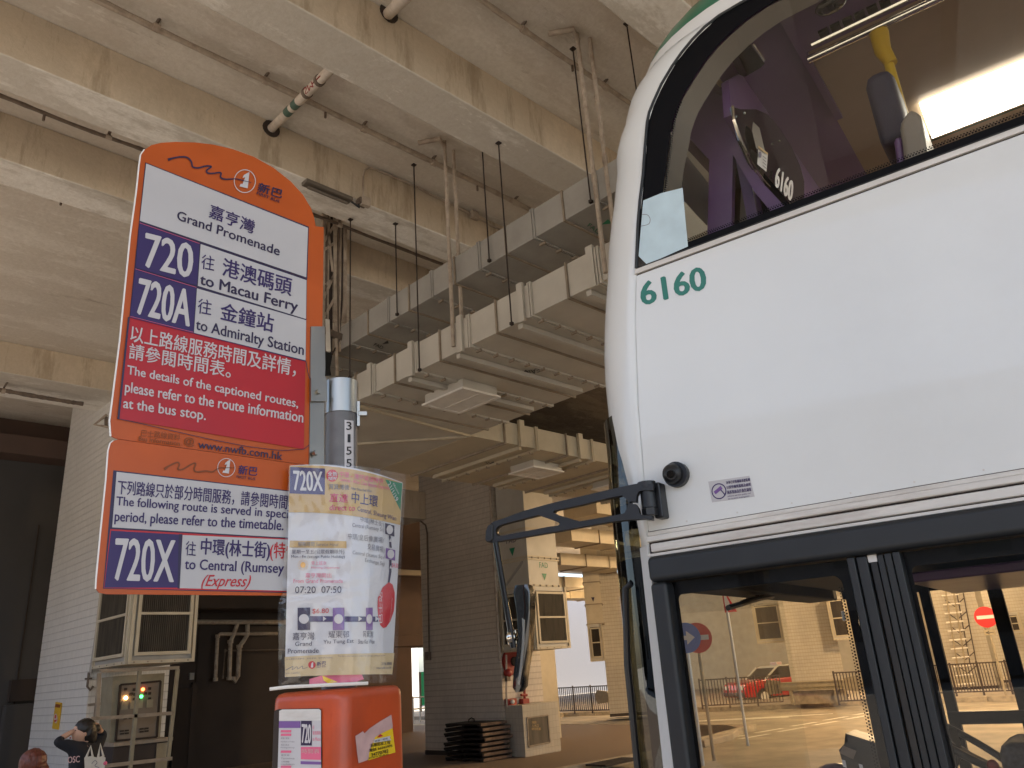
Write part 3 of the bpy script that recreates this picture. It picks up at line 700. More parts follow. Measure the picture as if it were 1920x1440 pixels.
# ------------------------------------------------------------------ louvred duct box, cage and control panel right of the white column
def louvre_box(name, label, x0, y0, x1, y1, z0, z1, faces, m, parent=None, rows=2, group=None, fm='duct cream'):
    e = empty(name, (0, 0, 0), label=label, cat='vent box', group=group)
    MB().box((x0, y0, z0), (x1, y1, z1)).build('casing', m, e, bevel=.01, bseg=1)
    def face(o, wv, hv, nv, W, Hh):
        o, wv, hv, nv = Vector(o), Vector(wv), Vector(hv), Vector(nv)
        def bx(a0, b0, a1, b1, d0, d1, bld):
            P = [o+wv*a0+hv*b0+nv*d0, o+wv*a1+hv*b0+nv*d0, o+wv*a1+hv*b1+nv*d0, o+wv*a0+hv*b1+nv*d0]; bld.prism(P, nv*(d1-d0)); return bld
        bx(.1, .14, W-.1, Hh-.1, .002, .006, MB()).build('backing', 'void', e)
        t = .05
        for a in ((.08, .12, W-.08, .12+t), (.08, Hh-.12-t, W-.08, Hh-.12), (.08, .12+t, .08+t, Hh-.12-t), (W-.08-t, .12+t, W-.08, Hh-.12-t), (.08+t, Hh/2-.02, W-.08-t, Hh/2+.02)):
            bx(*a, .007, .05, MB()).build('frame', fm, e)
        for a in ((0, 0, W, .05), (0, .05, .05, Hh), (W-.05, .05, W, Hh)): bx(*a, .002, .035, MB()).build('corner_angle', fm, e)
        s = MB(); n = int((W-.3)/.03)
        for i in range(n):
            a = .14+(W-.28)*(i+.5)/n; bx(a-.005, .17, a+.005, Hh-.17, .012, .03, s)
        stuff(s.build('louvre', 'louvre', e)); bo = MB()
        for i in range(5): bx(.08+(W-.2)*i/4, .015, .1+(W-.2)*i/4, .035, .036, .045, bo)
        stuff(bo.build('bolt', 'duct edge', e))
    for fc in faces:
        if fc == '-y': face((x0, y0, z0), (1, 0, 0), (0, 0, 1), (0, -1, 0), x1-x0, z1-z0)
        if fc == '-x': face((x0, y1, z0), (0, -1, 0), (0, 0, 1), (-1, 0, 0), y1-y0, z1-z0)
    return e
YX = 13.3
bx0, bx1 = 4.69, onY(363, 1238, YX).x
zb = onY(300, 1243, YX).z
louvre_box('louvred_box', 'cream louvred duct box hanging beside the white tiled column, above the control cage', bx0, YX, bx1, YX+1.5, zb, zb+1.5, ('-y', '-x'), 'duct grey')
cg = empty('control_cage', (0, 0, 0), label='rusty open steel cage under the louvred box round the control panel', cat='cage')
fc = lambda px, py: onY(px, py, YX+.1)
for p, q in (((333, 1255), (315, 1425)), ((262, 1258), (244, 1440)), ((186, 1262), (182, 1350)), ((188, 1258), (335, 1252)), ((172, 1348), (326, 1337)), ((190, 1437), (322, 1422))):
    MB().obox(fc(*p), fc(*q), .05, .05).build('cage_bar', 'panel beige' if p[0] > 200 else 'duct edge', cg)
fg = lambda px, py: onY(px, py, YX+1.3)
for p, q in (((186, 1265), (178, 1345)), ((215, 1270), (205, 1420)), ((165, 1322), (200, 1318))): MB().obox(fg(*p), fg(*q), .04, .04).build('cage_bar', 'duct edge', cg)
pn = empty('switchgear_cabinet', (0, 0, 0), label='beige electrical control panel with lit indicator lamps inside the cage', cat='control panel')
fp = lambda px, py: onY(px, py, YX+.55)
poly('cabinet', [(212, 1268), (309, 1262), (300, 1388), (205, 1397)], fp, 'panel beige', pn, (0, .5, 0))
fp2 = lambda px, py: onY(px, py, YX+.53)
for a, b in (((226, 1284), (301, 1277)), ((301, 1277), (294, 1382)), ((294, 1382), (217, 1389)), ((217, 1389), (226, 1284))):
    MB().obox(fp2(*a), fp2(*b), .025, .03).build('door_edge', 'void', pn)
poly('door', [(228, 1286), (299, 1279), (292, 1380), (219, 1387)], fp2, 'panel door', pn, (0, .02, 0))
fp3 = lambda px, py: onY(px, py, YX+.515)
for i, (cx_, cy_, c) in enumerate([(236, 1308.5, 'indicator amber'), (265, 1306, 'indicator green'), (268, 1292.5, 'indicator red')]):
    a = fp3(cx_, cy_); MB().sphere(a, .026, 10, 7).build('indicator_lamp', c, pn)
for cx_, cy_ in ((236, 1292), (247, 1301), (252, 1293), (281, 1291), (245, 1302), (253, 1302), (273, 1300), (281, 1300), (252, 1311), (260, 1312), (281, 1310), (245, 1345), (235, 1346), (262, 1341), (280, 1340)):
    a = fp3(cx_, cy_); MB().box((a.x-.022, a.y, a.z-.02), (a.x+.022, a.y+.012, a.z+.02)).build('button', 'void', pn)
for cx_, cy_ in ((234, 1323), (251, 1321), (281, 1319), (262, 1320)):
    a = fp3(cx_, cy_); MB().box((a.x-.05, a.y, a.z-.06), (a.x+.05, a.y+.012, a.z+.06)).build('meter', 'panel beige', pn)
for cx_, cy_ in ((229, 1371), (238, 1370), (266, 1367), (275, 1366), (229, 1376), (238, 1375), (266, 1372), (275, 1371)):
    a = fp3(cx_, cy_); MB().box((a.x-.03, a.y, a.z-.01), (a.x+.03, a.y+.012, a.z+.014)).build('nameplate', 'void', pn)
dk = empty('equipment_plinth', (0, 0, 0), label='low dark plinth with peeling paint under the control panel', cat='plinth')
a, b = fp(200, 1400), fp(300, 1440)
MB().box((a.x, YX+.3, 0), (b.x, YX+1.4, a.z)).build('block', 'dark wall', dk, bevel=.02)
MB().box((a.x, YX+.25, a.z), (b.x+.05, YX+1.45, a.z+.05)).build('lip', 'duct edge', dk)
MB().box((b.x-.18, YX+.285, 0), (b.x, YX+.299, a.z-.02)).build('pale_strip', 'panel beige', dk)
# pipes on the dark wall
def wpipe(lab, pts, r, m='pipe paint', Y=20.3):
    e = empty('wall_pipe', (0, 0, 0), label=lab, cat='pipe', group='tan pipes on the dark rear wall')
    P = [onY(px, py, Y) for px, py in pts]; MB().tube(P, r, 8).build('tube', m, e, smooth=True)
    for px, py in pts[-1:]+pts[len(pts)//2:len(pts)//2+1]:
        a = onY(px, py, Y); MB().tube([a+Vector((0, 0, -.04)), a+Vector((0, 0, .04))], r*1.4, 8).build('collar', m, e)
    return e
wpipe('long horizontal tan pipe high on the dark wall, above the bent pipes', [(368, 1166), (540, 1167), (600, 1168)], .06)
wpipe('leftmost bent pipe on the dark wall', [(520, 1188), (412, 1189), (408, 1193), (404, 1274)], .045)
wpipe('middle curved pipe on the dark wall', [(446, 1168), (438, 1190), (432, 1203), (430, 1272)], .055)
wpipe('thick s-shaped pipe on the dark wall, right of the others', [(464, 1170), (464, 1190), (456, 1203), (449, 1212), (446, 1268), (440, 1278), (436, 1272)], .06)
wpipe('thin grey pipe between the bent pipes on the dark wall', [(540, 1218), (422, 1220), (418, 1270)], .02, 'pipe dark')
cl = tag(MB().box((onY(365, 1150, 19.6).x-.3, 19.4, onY(450, 1143, 19.6).z), (13.0, 20.3, onY(450, 1143, 19.6).z+1.9)).build('low_beam', 'dark wall', bevel=.03), 'dark low beam above the pipes, under the orange sign', 'beam')
dj = empty('steel_door', (0, 0, 0), label='dark steel door in the rear wall right of the cage', cat='door')
a, b = onY(334, 1290, 20.35), onY(352, 1440, 20.35)
MB().box((a.x, 20.4, -.1), (b.x, 20.49, a.z)).build('leaf', 'void', dj); MB().box((b.x, 20.38, -.1), (b.x+.12, 20.49, a.z+.1)).build('jamb', 'dark wall', dj)
a = onY(361, 1268, 20.4); MB().box((a.x-.05, 20.42, a.z-.08), (a.x+.05, 20.5, a.z+.08)).build('switch', 'duct grey', dj)
wj = tag(MB().box((onY(368, 1300, 20.4).x-.01, 20.47, 0), (onY(368, 1300, 20.4).x+.02, 20.5, 4.2)).build('wall_joint', 'void'), 'dark vertical joint in the rear wall right of the steel door', 'joint')

# ------------------------------------------------------------------ middle column: FAD riser duct, louvres, hydrant, tile box, iron plates
rx0, rx1, ry0 = 13.25, 14.27, 12.95
fd = empty('riser_duct', (0, 0, 0), label='upright cream riser duct marked FAD on the right of the middle column', cat='air duct')
zs_ = [3.58, 4.18, 4.24, 4.89, 5.25, ZS-.5]
for a, b in zip(zs_, zs_[1:]): MB().box((rx0, ry0, a+.005), (rx1, ry0+.95, b-.005)).build('duct_section', 'duct cream' if 0 else 'duct paint', fd, bevel=.006, bseg=1)
for z in zs_[:-1]: MB().box((rx0-.03, ry0-.03, z-.02), (rx1+.03, ry0+.98, z+.02)).build('flange', 'duct cream', fd)
bo = MB()
for z in (3.58, 4.21):
    for i in range(5): x = rx0+.1+i*.21; bo.box((x, ry0-.05, z-.02), (x+.03, ry0-.03, z+.02))
stuff(bo.build('bolt', 'duct edge', fd))
MB().obox((rx0-.02, ry0+.75, 3.67), (rx0-.02, ry0+.15, 4.13), .03, .05).build('brace', 'duct grey', fd)
text3('FAD', (13.62, ry0-.006, 3.99), (.29, 0, 0), (0, 0, .125), 'green print', fd, name='stencil')
rawmesh('stencil_arrow', [(13.68, ry0-.006, 3.86), (13.85, ry0-.006, 3.86), (13.765, ry0-.006, 3.70)], [(0, 1, 2)], 'green print', fd)
text3('FAD', (rx0-.006, ry0+.66, 4.62), (0, -.34, 0), (0, 0, .13), 'dark print', fd, name='stencil')
rawmesh('stencil_arrow', [(rx0-.006, ry0+.58, 4.50), (rx0-.006, ry0+.38, 4.50), (rx0-.006, ry0+.48, 4.31)], [(0, 1, 2)], 'green print', fd)
louvre_box('riser_louvres', 'cream louvred box at the foot of the FAD riser duct, behind the bus mirror', rx0-.05, ry0-.12, rx1+.04, ry0+.98, 2.18, 3.55, ('-y', '-x'), 'duct paint')
tag(MB().box((onY(1016, 1270, 15.9).x, 15.9, 0), (onY(1044, 1270, 15.9).x, 16.6, 5)).build('brown_pier', 'duct cream'), 'shaded brown pier just right of the hydrant, before the white wall', 'pier')
tbx = empty('tiled_plinth', (0, 0, 0), label='low white tiled plinth with a glazed panel beside the iron plates', cat='plinth')
tx0, tx1, ty0 = onY(985.5, 1418, 13.38).x, onY(1052, 1410, 13.38).x, 13.38
MB().box((tx0, ty0, 0), (tx1, ty0+.55, 1.05)).build('box', 'warm tiles', tbx, bevel=.01)
tc_ = MB()
for i in range(8): tc_.box((tx0-.006, ty0-.006, .02+i*.13), (tx1+.006, ty0+.556, .02+(i+.93)*.13))
stuff(tc_.build('tile_course', 'warm tiles', tbx))
fpn = lambda px, py: onY(px, py, ty0-.012)
poly('panel', [(988, 1346), (1027, 1341), (1031, 1392), (991, 1400)], fpn, 'louvre', tbx, (0, .005, 0))
for a, b in (((988, 1346), (1027, 1341)), ((1027, 1341), (1031, 1392)), ((1031, 1392), (991, 1400)), ((991, 1400), (988, 1346))):
    MB().obox(fpn(*a), fpn(*b), .03, .03).build('panel_frame', 'duct edge', tbx)
for i, sx in enumerate(('消防', '入水口', '請勿阻塞')):
    text(sx, (997, 1357+i*6), (1006+i*4, 1357+i*6), (997, 1352+i*6), lambda px, py: onY(px, py, ty0-.02), 'tan print', tbx, name='lettering')
hy = empty('fire_hydrant', (0, 0, 0), label='red fire hydrant valves and hose reel on the tiled pier', cat='hydrant')
fh = lambda px, py: onY(px, py, 13.86)
a = fh(963, 1240); reel = MB().tube([a+Vector((0, .0, 0)), a+Vector((0, .08, 0))], .30, 22).build('hose_reel', 'red', hy, smooth=True)
MB().tube([a+Vector((0, -.06, 0)), a], .10, 14).build('reel_hub', 'void', hy)
MB().tube([fh(949, 1228), fh(950, 1325), fh(954, 1330), fh(975, 1329)], .025, 8).build('pipe', 'pipe paint', hy)
MB().tube([fh(982, 1225), fh(984, 1325)], .028, 8).build('pipe', 'red', hy)
MB().box(tuple(fh(951, 1322)+Vector((0, -.05, -.03))), tuple(fh(966, 1309)+Vector((0, .08, 0)))).build('valve_box', 'red', hy, bevel=.01)
MB().sphere(fh(956, 1316)+Vector((0, -.09, 0)), .05, 12, 8).build('call_point', 'grille white', hy, smooth=True)
MB().box(tuple(fh(978, 1322)+Vector((0, -.05, 0))), tuple(fh(990, 1309)+Vector((0, .08, 0)))).build('valve', 'red', hy, bevel=.02)
MB().tube([fh(977, 1303), fh(988, 1303)], .03, 8).build('valve_wheel', 'red', hy)
MB().sphere(fh(952, 1262), .10, 12, 8).build('alarm_bell', 'red', hy, smooth=True)
MB().box(tuple(fh(948, 1275)+Vector((0, -.05, -.03))), tuple(fh(954, 1267)+Vector((0, .03, 0)))).build('junction_box', 'pipe dark', hy)
# stack of iron plates
plc = Vector((13.02, 14.35, 0)); random.seed(3)
for i in range(8):
    z = .03+i*.098; sc = 1 if i < 7 else .93
    dx, dy = random.uniform(-.04, .04), random.uniform(-.05, .05); rz = random.uniform(-.03, .03)
    names = ['bottom', 'second from bottom', 'third from bottom', 'fourth from bottom', 'fourth from top', 'third from top', 'second from top', 'top']
    e = empty('iron_plate', (plc.x-.32+dx, plc.y+dy, z), rz, label='rusty ribbed iron road plate, %s of the stack by the column' % names[i], cat='iron plate', group='stacked iron road plates')
    MB().box((-.42*sc, -.62*sc, 0), (.42*sc, .62*sc, .045)).build('slab', 'plate iron', e, bevel=.006, bseg=1)
    for yy in (-.58, 0, .58): MB().box((-.40*sc, yy*sc-.03, -.035), (.40*sc, yy*sc+.03, -.001)).build('rib', 'plate iron', e)
    MB().box((-.41*sc, -.66*sc, -.015), (.41*sc, -.621*sc, .04)).build('edge_angle', 'plate rust', e)
    if i == 7: MB().tube([(-.1, .1, .045), (-.1, .1, .10), (-.02, .1, .13), (.06, .1, .10), (.06, .1, .045)], .013, 6).build('lifting_ring', 'plate iron', e)
gr = empty('drain_grate', (0, 0, 0), label='black iron drain grate in the kerb beside the bus', cat='grate')
gp = onZ(1150, 1428, -.01)
for i in range(8): MB().box((gp.x-.5+i*.13, gp.y-.22, -.02), (gp.x-.5+i*.13+.06, gp.y+.2, .006)).build('grate_bar', 'plate iron', gr)
MB().box((gp.x-.55, gp.y-.26, -.03), (gp.x+.55, gp.y+.24, .002)).build('tray', 'void', gr)

# ------------------------------------------------------------------ far side: railing, column, ducts
def railing(label, p, q, n, hgt=1.0, group='black iron railings across the road', post_every=9):
    e = empty('railing', (0, 0, 0), label=label, cat='railing', group=group); p, q = Vector(p), Vector(q)
    for z in (.12, hgt): MB().obox(p+Vector((0, 0, z)), q+Vector((0, 0, z)), .04, .04).build('rail', 'rail iron', e)
    me = None
    for i in range(n+1):
        a = p.lerp(q, i/n)
        if i % post_every == 0: MB().tube([a, a+Vector((0, 0, hgt+.06))], .035, 6).build('post', 'rail iron', e)
        else:
            if me is None: me = MB().box((-.012, -.012, .12), (.012, .012, hgt)).build('baluster', 'rail iron', e); me.location = a
            else:
                c = me.copy(); COL.objects.link(c); c.parent = e; c.location = a
    return e
def gz_(px, py): p = onZ(px, py, 0); return (p.x, p.y, 0)
railing('black railing in front of the white wall, left of the bus', gz_(1046, 1339), gz_(1146, 1337), 27)
railing('black railing seen through the front door glass, before the red taxi', gz_(1318, 1330), gz_(1470, 1322), 26)
railing('short black railing seen through the front door glass beside the column', gz_(1574, 1322), gz_(1640, 1319), 11)
railing('black railing seen through the second door pane behind the no entry sign', gz_(1745, 1307), gz_(1930, 1301), 32)
def crash(label, p, q):
    e = empty('crash_barrier', (0, 0, 0), label=label, cat='crash barrier', group='metal crash barriers at the column feet'); p, q = Vector(p), Vector(q)
    d = (q-p).normalized(); nn = Vector((-d.y, d.x, 0))
    for z in (.52, .70): MB().obox(p+Vector((0, 0, z)), q+Vector((0, 0, z)), .10, .11).build('rail', 'barrier', e, bevel=.02)
    MB().obox(p+Vector((0, 0, .61))+nn*-.04, q+Vector((0, 0, .61))+nn*-.04, .02, .2).build('web', 'barrier', e)
    for s in (-1, 1):
        c = p if s < 0 else q
        MB().prism([c+Vector((0, 0, .40)), c+Vector((0, 0, .80)), c+d*s*.5+Vector((0, 0, .86)), c+d*s*.62+Vector((0, 0, .6)), c+d*s*.5+Vector((0, 0, .36))], nn*.06).build('end_plate', 'barrier', e)
    for t in (.15, .85): a = p.lerp(q, t); MB().box((a.x-.05, a.y-.05, 0), (a.x+.05, a.y+.05, .5)).build('post', 'barrier', e)
    MB().obox(p.lerp(q, .1)+nn*.25+Vector((0, 0, .22)), p.lerp(q, .95)+nn*.25+Vector((0, 0, .22)), .3, .44).build('plinth', 'kerb stone', e)
    return e
crash('grey crash barrier at the foot of the warm far column, next to the bus', gz_(1142, 1338), gz_(1230, 1336))
crash('grey crash barrier before the tiled column seen through the front door glass', gz_(1470, 1322), gz_(1590, 1318))
fx = onZ(1150, 1330, 0)
def at_d(px, py, d):      # ground-plan point on the photo ray at horizontal distance d
    r = ray(px, py); t = d/math.hypot(r.x, r.y); return O+r*t
def azcol(px0, px1, py, d, m, label, z1=None, grp=None, depth=1.2):
    a, b = at_d(px0, py, d), at_d(px1, py, d); w = (b-a).length
    e = column(0, 0, w, depth, m, label, group=grp, z1=z1)
    dd = (b-a).normalized(); e.location = (a.x, a.y, 0); e.rotation_euler = (0, 0, math.atan2(dd.y, dd.x)); return e
azcol(1140, 1215, 1300, 31, 'warm tiles', 'warm lit tiled column just left of the bus, behind the crash barrier')
azcol(1480, 1580, 1250, 35, 'warm tiles', 'broad pale tiled column seen through the front door glass, behind the crash barrier')
azcol(1752, 1850, 1200, 36, 'warm tiles', 'tiled column with the caged ladder, seen through the second door pane')
azcol(1862, 1960, 1200, 40, 'warm tiles', 'dim tiled column at the right edge seen through the second door pane')
def azbox(name, px0, px1, py0, py1, d, label, m='duct paint', grp=None):
    a = at_d(px0, (py0+py1)/2, d); b = at_d(px1, (py0+py1)/2, d); w = (b-a).length
    z1 = at_d((px0+px1)/2, py0, d).z; z0 = at_d((px0+px1)/2, py1, d).z
    e = louvre_box(name, label, 0, 0, w, 1.0, z0, z1, ('-y',), m, group=grp)
    dd = (b-a).normalized(); e.location = (a.x, a.y, 0); e.rotation_euler = (0, 0, math.atan2(dd.y, dd.x)); return e
azbox('louvred_box', 1104, 1132, 1170, 1240, 30, 'small brown louvred box on the far riser left of the bus', grp='louvred boxes across the road')
fr = empty('riser_duct', (0, 0, 0), label='far cream riser duct above the small louvred box', cat='air duct')
a, b = at_d(1096, 1120, 30.4), at_d(1127, 1120, 30.4); dd = (b-a).normalized()
fr.location = (a.x, a.y, 0); fr.rotation_euler = (0, 0, math.atan2(dd.y, dd.x)); L_ = (b-a).length
for z0_, z1_ in ((3.2, 3.9), (3.9, 4.7), (4.7, 6.5)):
    MB().box((0, 0, z0_+.01), (L_, .9, z1_-.01)).build('duct_section', 'duct cream', fr); MB().box((-.03, -.03, z0_-.02), (L_+.03, .93, z0_+.02)).build('flange', 'duct edge', fr)
rawmesh('stencil_arrow', [(L_*.4, -.01, 4.15), (L_*.6, -.01, 4.15), (L_*.5, -.01, 3.98)], [(0, 1, 2)], 'dark print', fr)
azbox('louvred_box', 1414, 1466, 1130, 1206, 36, 'louvred box on the wall left of the broad column, through the front door glass', grp='louvred boxes across the road')
azbox('louvred_box', 1555, 1592, 1118, 1200, 34, 'louvred box on the right side of the broad column, through the front door glass', grp='louvred boxes across the road')
azbox('louvred_box', 1890, 1916, 1148, 1190, 38, 'small louvred box at the right edge, through the second door pane', grp='louvred boxes across the road')
# low duct ends glowing warm between the middle column and the bus
for i, (x, y, z, w_, l_) in enumerate([(16.5, 13.4, 5.6, 1.2, 7), (17.9, 15.6, 5.3, 1.0, 9), (20, 18, 5.0, 1.2, 9), (22, 21, 4.7, 1.2, 10), (23.5, 23.6, 4.6, 1.0, 11)]):
    duct_run('cross_duct', 'warm lit cross duct over the far road, number %s outward from the middle column' % ['first', 'second', 'third', 'fourth', 'fifth'][i], x, y, x+l_, y+w_, z, z+.4, 'x', [x+l_*k/7 for k in range(8)], 'duct cream', group='warm lit cross ducts beyond the middle column', bolts=False)
tag(MB().box((26, 15, 6.2), (44, 15.9, ZS)).build('cross_beam', 'brown wall'), 'dark brown cross beam high beyond the mirror arm', 'beam')
# caged ladder and no entry sign across the road
ld = empty('caged_ladder', (0, 0, 0), label='pale caged ladder fixed on the tiled column, through the second door pane', cat='ladder')
fl_ = lambda px, py: at_d(px, py, 34.6)
for s in (0, 15): MB().tube([fl_(1768+s, 1078), fl_(1802+s, 1290)], .035, 6).build('rail', 'barrier', ld)
for i in range(13):
    t = i/12; MB().tube([fl_(1760+34*t, 1084+200*t), fl_(1792+34*t, 1081+200*t)], .03, 6).build('rung', 'grille white', ld)
for s in (20, 32): MB().tube([fl_(1768+s, 1080), fl_(1800+s, 1250)], .02, 6).build('cage_bar', 'rail iron', ld)
for i in range(7):
    t = i/6; MB().tube([fl_(1768+30*t, 1100+150*t), fl_(1785+30*t, 1112+150*t), fl_(1802+30*t, 1097+150*t)], .02, 5).build('cage_hoop', 'rail iron', ld)
def round_sign(px, py, d, r, foot, label, kind):
    e = empty('road_sign', (0, 0, 0), label=label, cat='road sign')
    c = at_d(px, py, d); f = Vector((c.x, c.y, 0)).normalized(); s = Vector((f.y, -f.x, 0)); up = Vector((0, 0, 1))
    def dsk(off, R, m, nm, pts=None):
        P = pts or [c-f*off+s*R*math.cos(2*PI*i/28)+up*R*math.sin(2*PI*i/28) for i in range(28)]
        return MB().prism(P, f*.006).build(nm, m, e)
    dsk(.0, r, {'no': 'sign red', 'blue': 'sign blue'}[kind], 'plate')
    if kind == 'no': dsk(.012, 0, 'white print', 'white_bar', [c-f*.012+s*a*r*.78+up*b*r*.16 for a, b in ((-1, -1), (1, -1), (1, 1), (-1, 1))])
    else:
        dsk(.012, 0, 'white print', 'arrow', [c-f*.012+s*a*r+up*b*r for a, b in ((-.55, -.14), (.05, -.14), (.05, -.45), (.6, 0), (.05, .45), (.05, .14), (-.55, .14))])
    MB().tube([Vector((c.x+f.x*.05, c.y+f.y*.05, foot)), Vector((c.x+f.x*.05, c.y+f.y*.05, c.z+r))], .035, 8).build('pole', 'barrier' if kind == 'no' else 'rail silver', e)
    return e, c, f, s
e, c, f, s = round_sign(1848, 1157, 31, .33, 0, 'red no entry sign on a pole, through the second door pane', 'no')
MB().prism([c-f*.012+s*a+Vector((0, 0, b)) for a, b in ((-.16, -.56), (.16, -.56), (.16, -.40), (-.16, -.40))], f*.006).build('sub_plate', 'barrier', e)
text3('←', c-f*.02+s*-.12+Vector((0, 0, -.53)), s*.24, Vector((0, 0, .09)), 'black print', e)
round_sign(1307, 1196, 17.5, .30, -.15, 'red no entry sign on the traffic island, behind the blue arrow sign', 'no')
round_sign(1286, 1196, 16.8, .29, -.15, 'blue round sign with white arrow on the traffic island', 'blue')
tp = empty('triangle_sign', (0, 0, 0), label='triangular warning sign on a tall pale pole, through the front door glass', cat='road sign')
c = at_d(1360, 1122, 20); f = Vector((c.x, c.y, 0)).normalized(); s = Vector((f.y, -f.x, 0)); up = Vector((0, 0, 1))
MB().prism([c-s*.06+up*-.32, c+s*.22+up*-.32, c-s*.06+up*.35], f*.006).build('plate', 'sign red', tp)
MB().prism([c-s*.03+up*-.26-f*.01, c+s*.13+up*-.26-f*.01, c-s*.03+up*.22-f*.01], f*.006).build('inner_plate', 'white print', tp)
MB().tube([(c.x+f.x*.03, c.y+f.y*.03, -.15), (c.x+f.x*.03, c.y+f.y*.03, c.z+.35)], .035, 8).build('pole', 'rail silver', tp)
ti = [onZ(x, y, -.15) for x, y in ((1290, 1395), (1322, 1402), (1375, 1388), (1388, 1377), (1360, 1368), (1300, 1366))]
st(MB().prism([(p.x, p.y, -.16) for p in ti], (0, 0, .16)).build('traffic_island', 'pavement', bevel=.03))

# ------------------------------------------------------------------ warm road lamps under the ceiling (lit)
def road_lamp(x, y, z, pw, label):
    e = empty('road_lamp', (x, y, z), label=label, cat='lamp', group='lit warm lamps over the far road')
    MB().box((-.35, -.12, .0), (.35, .12, .12)).build('housing', 'duct grey', e, bevel=.02)
    MB().box((-.30, -.09, -.03), (.30, .09, -.002)).build('diffuser', emit('lamp glow', (1, .68, .34), 18), e)
    ld_ = bpy.data.lights.new('lamp_light', 'POINT'); ld_.energy = pw; ld_.color = (1, .68, .36); ld_.shadow_soft_size = .4
    lo = bpy.data.objects.new('lamp_light', ld_); COL.objects.link(lo); lo.parent = e; lo.location = (0, 0, -.25)
    return e
LAMPK = 1.0
for i, (x, y, z, pw, lab) in enumerate([(25, 7.5, 5.8, 900, 'lit warm lamp above the bus roof line'), (26, 20.5, 4.6, 260, 'lit warm lamp beyond the middle column'), (27, -1, 5.8, 800, 'lit warm lamp over the far road on the right'),
                        (34, 13, 5.4, 560, 'lit warm lamp between the far columns'), (32, 26, 4.8, 200, 'lit warm lamp nearest the white wall'), (17.8, 7.2, 4.8, 130, 'added warm lamp brightening the paving, near side of the far road')]):  # the last lamp is added to brighten the island paving
    road_lamp(x, y, z, pw*LAMPK, lab)
# ================================================================== BUS  (local: x rearwards, y inwards, z above the road)
bus = empty('double_decker_bus', BROOT, BROT, label='white and green double decker bus numbered 6160, parked close on the right', cat='bus')
XR = 10.6
def seamx(z):
    t = [(0, -.10), (1.6, -.096), (2.22, -.087), (2.30, -.083), (2.52, -.072), (2.74, -.061), (3.06, -.029), (3.245, 0.0), (3.26, .009), (3.43, .039), (3.62, .087), (3.84, .135), (3.92, .174), (4.03, .267), (4.10, .361), (4.145, .475)]
    for (a, x0), (b, x1) in zip(t, t[1:]):
        if z <= b: return x0+(x1-x0)*max(0, (z-a))/(b-a)
    return t[-1][1]
# side panel between decks
zs = [2.306, 2.4, 2.52, 2.63, 2.74, 2.9, 3.06, 3.15, 3.228]
P = [(seamx(z)+.004, 0, z) for z in zs]+[(XR, 0, 3.228), (XR, 0, 2.306)]
MB().prism(P, (0, .03, 0)).build('side_panel', 'bus white', bus)
MB().prism([(seamx(3.23), -.006, 3.234), (XR, -.006, 3.234), (XR, -.006, 3.252), (seamx(3.25), -.006, 3.252)], (0, .04, 0)).build('waist_strip', 'bus trim', bus)
MB().box((.0, .004, 3.22), (XR, .02, 3.24)).build('waist_gap', 'seam', bus)
for i, x in enumerate((1.9, 4.3, 6.7, 9.1)): MB().box((x, -.0015, 2.31), (x+.004, .0, 3.225)).build('panel_joint', 'seam', bus)
rv = MB()
for i in range(60):
    x = .06+i*.17; rv.tube([(x, -.0015, 2.318), (x, .001, 2.318)], .0028, 6); rv.tube([(x, -.0075, 3.243), (x, -.005, 3.243)], .0024, 6)
stuff(rv.build('rivet', 'bus trim', bus))
# mouldings over the door
MB().box((-.086, -.012, 2.270), (XR, .03, 2.290)).build('moulding', 'bus trim', bus, bevel=.005)
MB().box((-.082, -.006, 2.290), (XR, .03, 2.3035)).build('moulding', 'bus trim', bus, bevel=.003)
MB().box((-.09, .004, 2.232), (XR, .03, 2.312)).build('moulding_gap', 'seam', bus)
MB().box((-.075, -.010, 2.236), (XR, .03, 2.264)).build('moulding', 'bus trim', bus, bevel=.005)
MB().box((-.09, -.004, 2.224), (XR, .03, 2.2325)).build('moulding', 'bus trim', bus)
# front mask: corner loft from the seam round to the windscreen and over to the far side
def maska(z):
    t = [(2.26, .085), (2.34, .098), (2.5, .148), (2.62, .188), (2.73, .207), (2.94, .228), (3.24, .224), (3.52, .232), (3.765, .226), (3.84, .238), (3.955, .255), (4.04, .31), (4.10, .37), (4.13, .41), (4.15, .43)]
    for (a, x0), (b, x1) in zip(t, t[1:]):
        if z <= b: return x0+(x1-x0)*max(0, (z-a))/(b-a)
    return t[-1][1]
BW = 2.5
def maskring(z, n=9):
    xs, a, b = seamx(z), maska(z), .24; pts = []
    pts.append((xs, .0, z))
    for i in range(1, n+1):
        t = PI/2*i/n; pts.append((xs-a*math.sin(t), b*(1-math.cos(t)), z))
    return pts
zz = [2.262, 2.3, 2.36, 2.42, 2.5, 2.56, 2.62, 2.68, 2.74, 2.82, 2.9, 3.0, 3.1, 3.2, 3.25, 3.34, 3.43, 3.52, 3.62, 3.7, 3.77, 3.84, 3.9, 3.955, 4.0, 4.04, 4.08, 4.11, 4.13, 4.15]
for side in (0, 1):
    m = MB(); rings = [maskring(z) for z in zz]; nn = len(rings[0])
    vs = [(x, y if not side else BW-y, z) for r in rings for (x, y, z) in r]
    m.add(vs, [(i*nn+j, i*nn+j+1, (i+1)*nn+j+1, (i+1)*nn+j) for i in range(len(zz)-1) for j in range(nn-1)])
    o = m.build('corner_panel', 'bus white', bus, smooth=True); s = o.modifiers.new('s', 'SOLIDIFY'); s.thickness = .02; s.offset = -1 if not side else -1
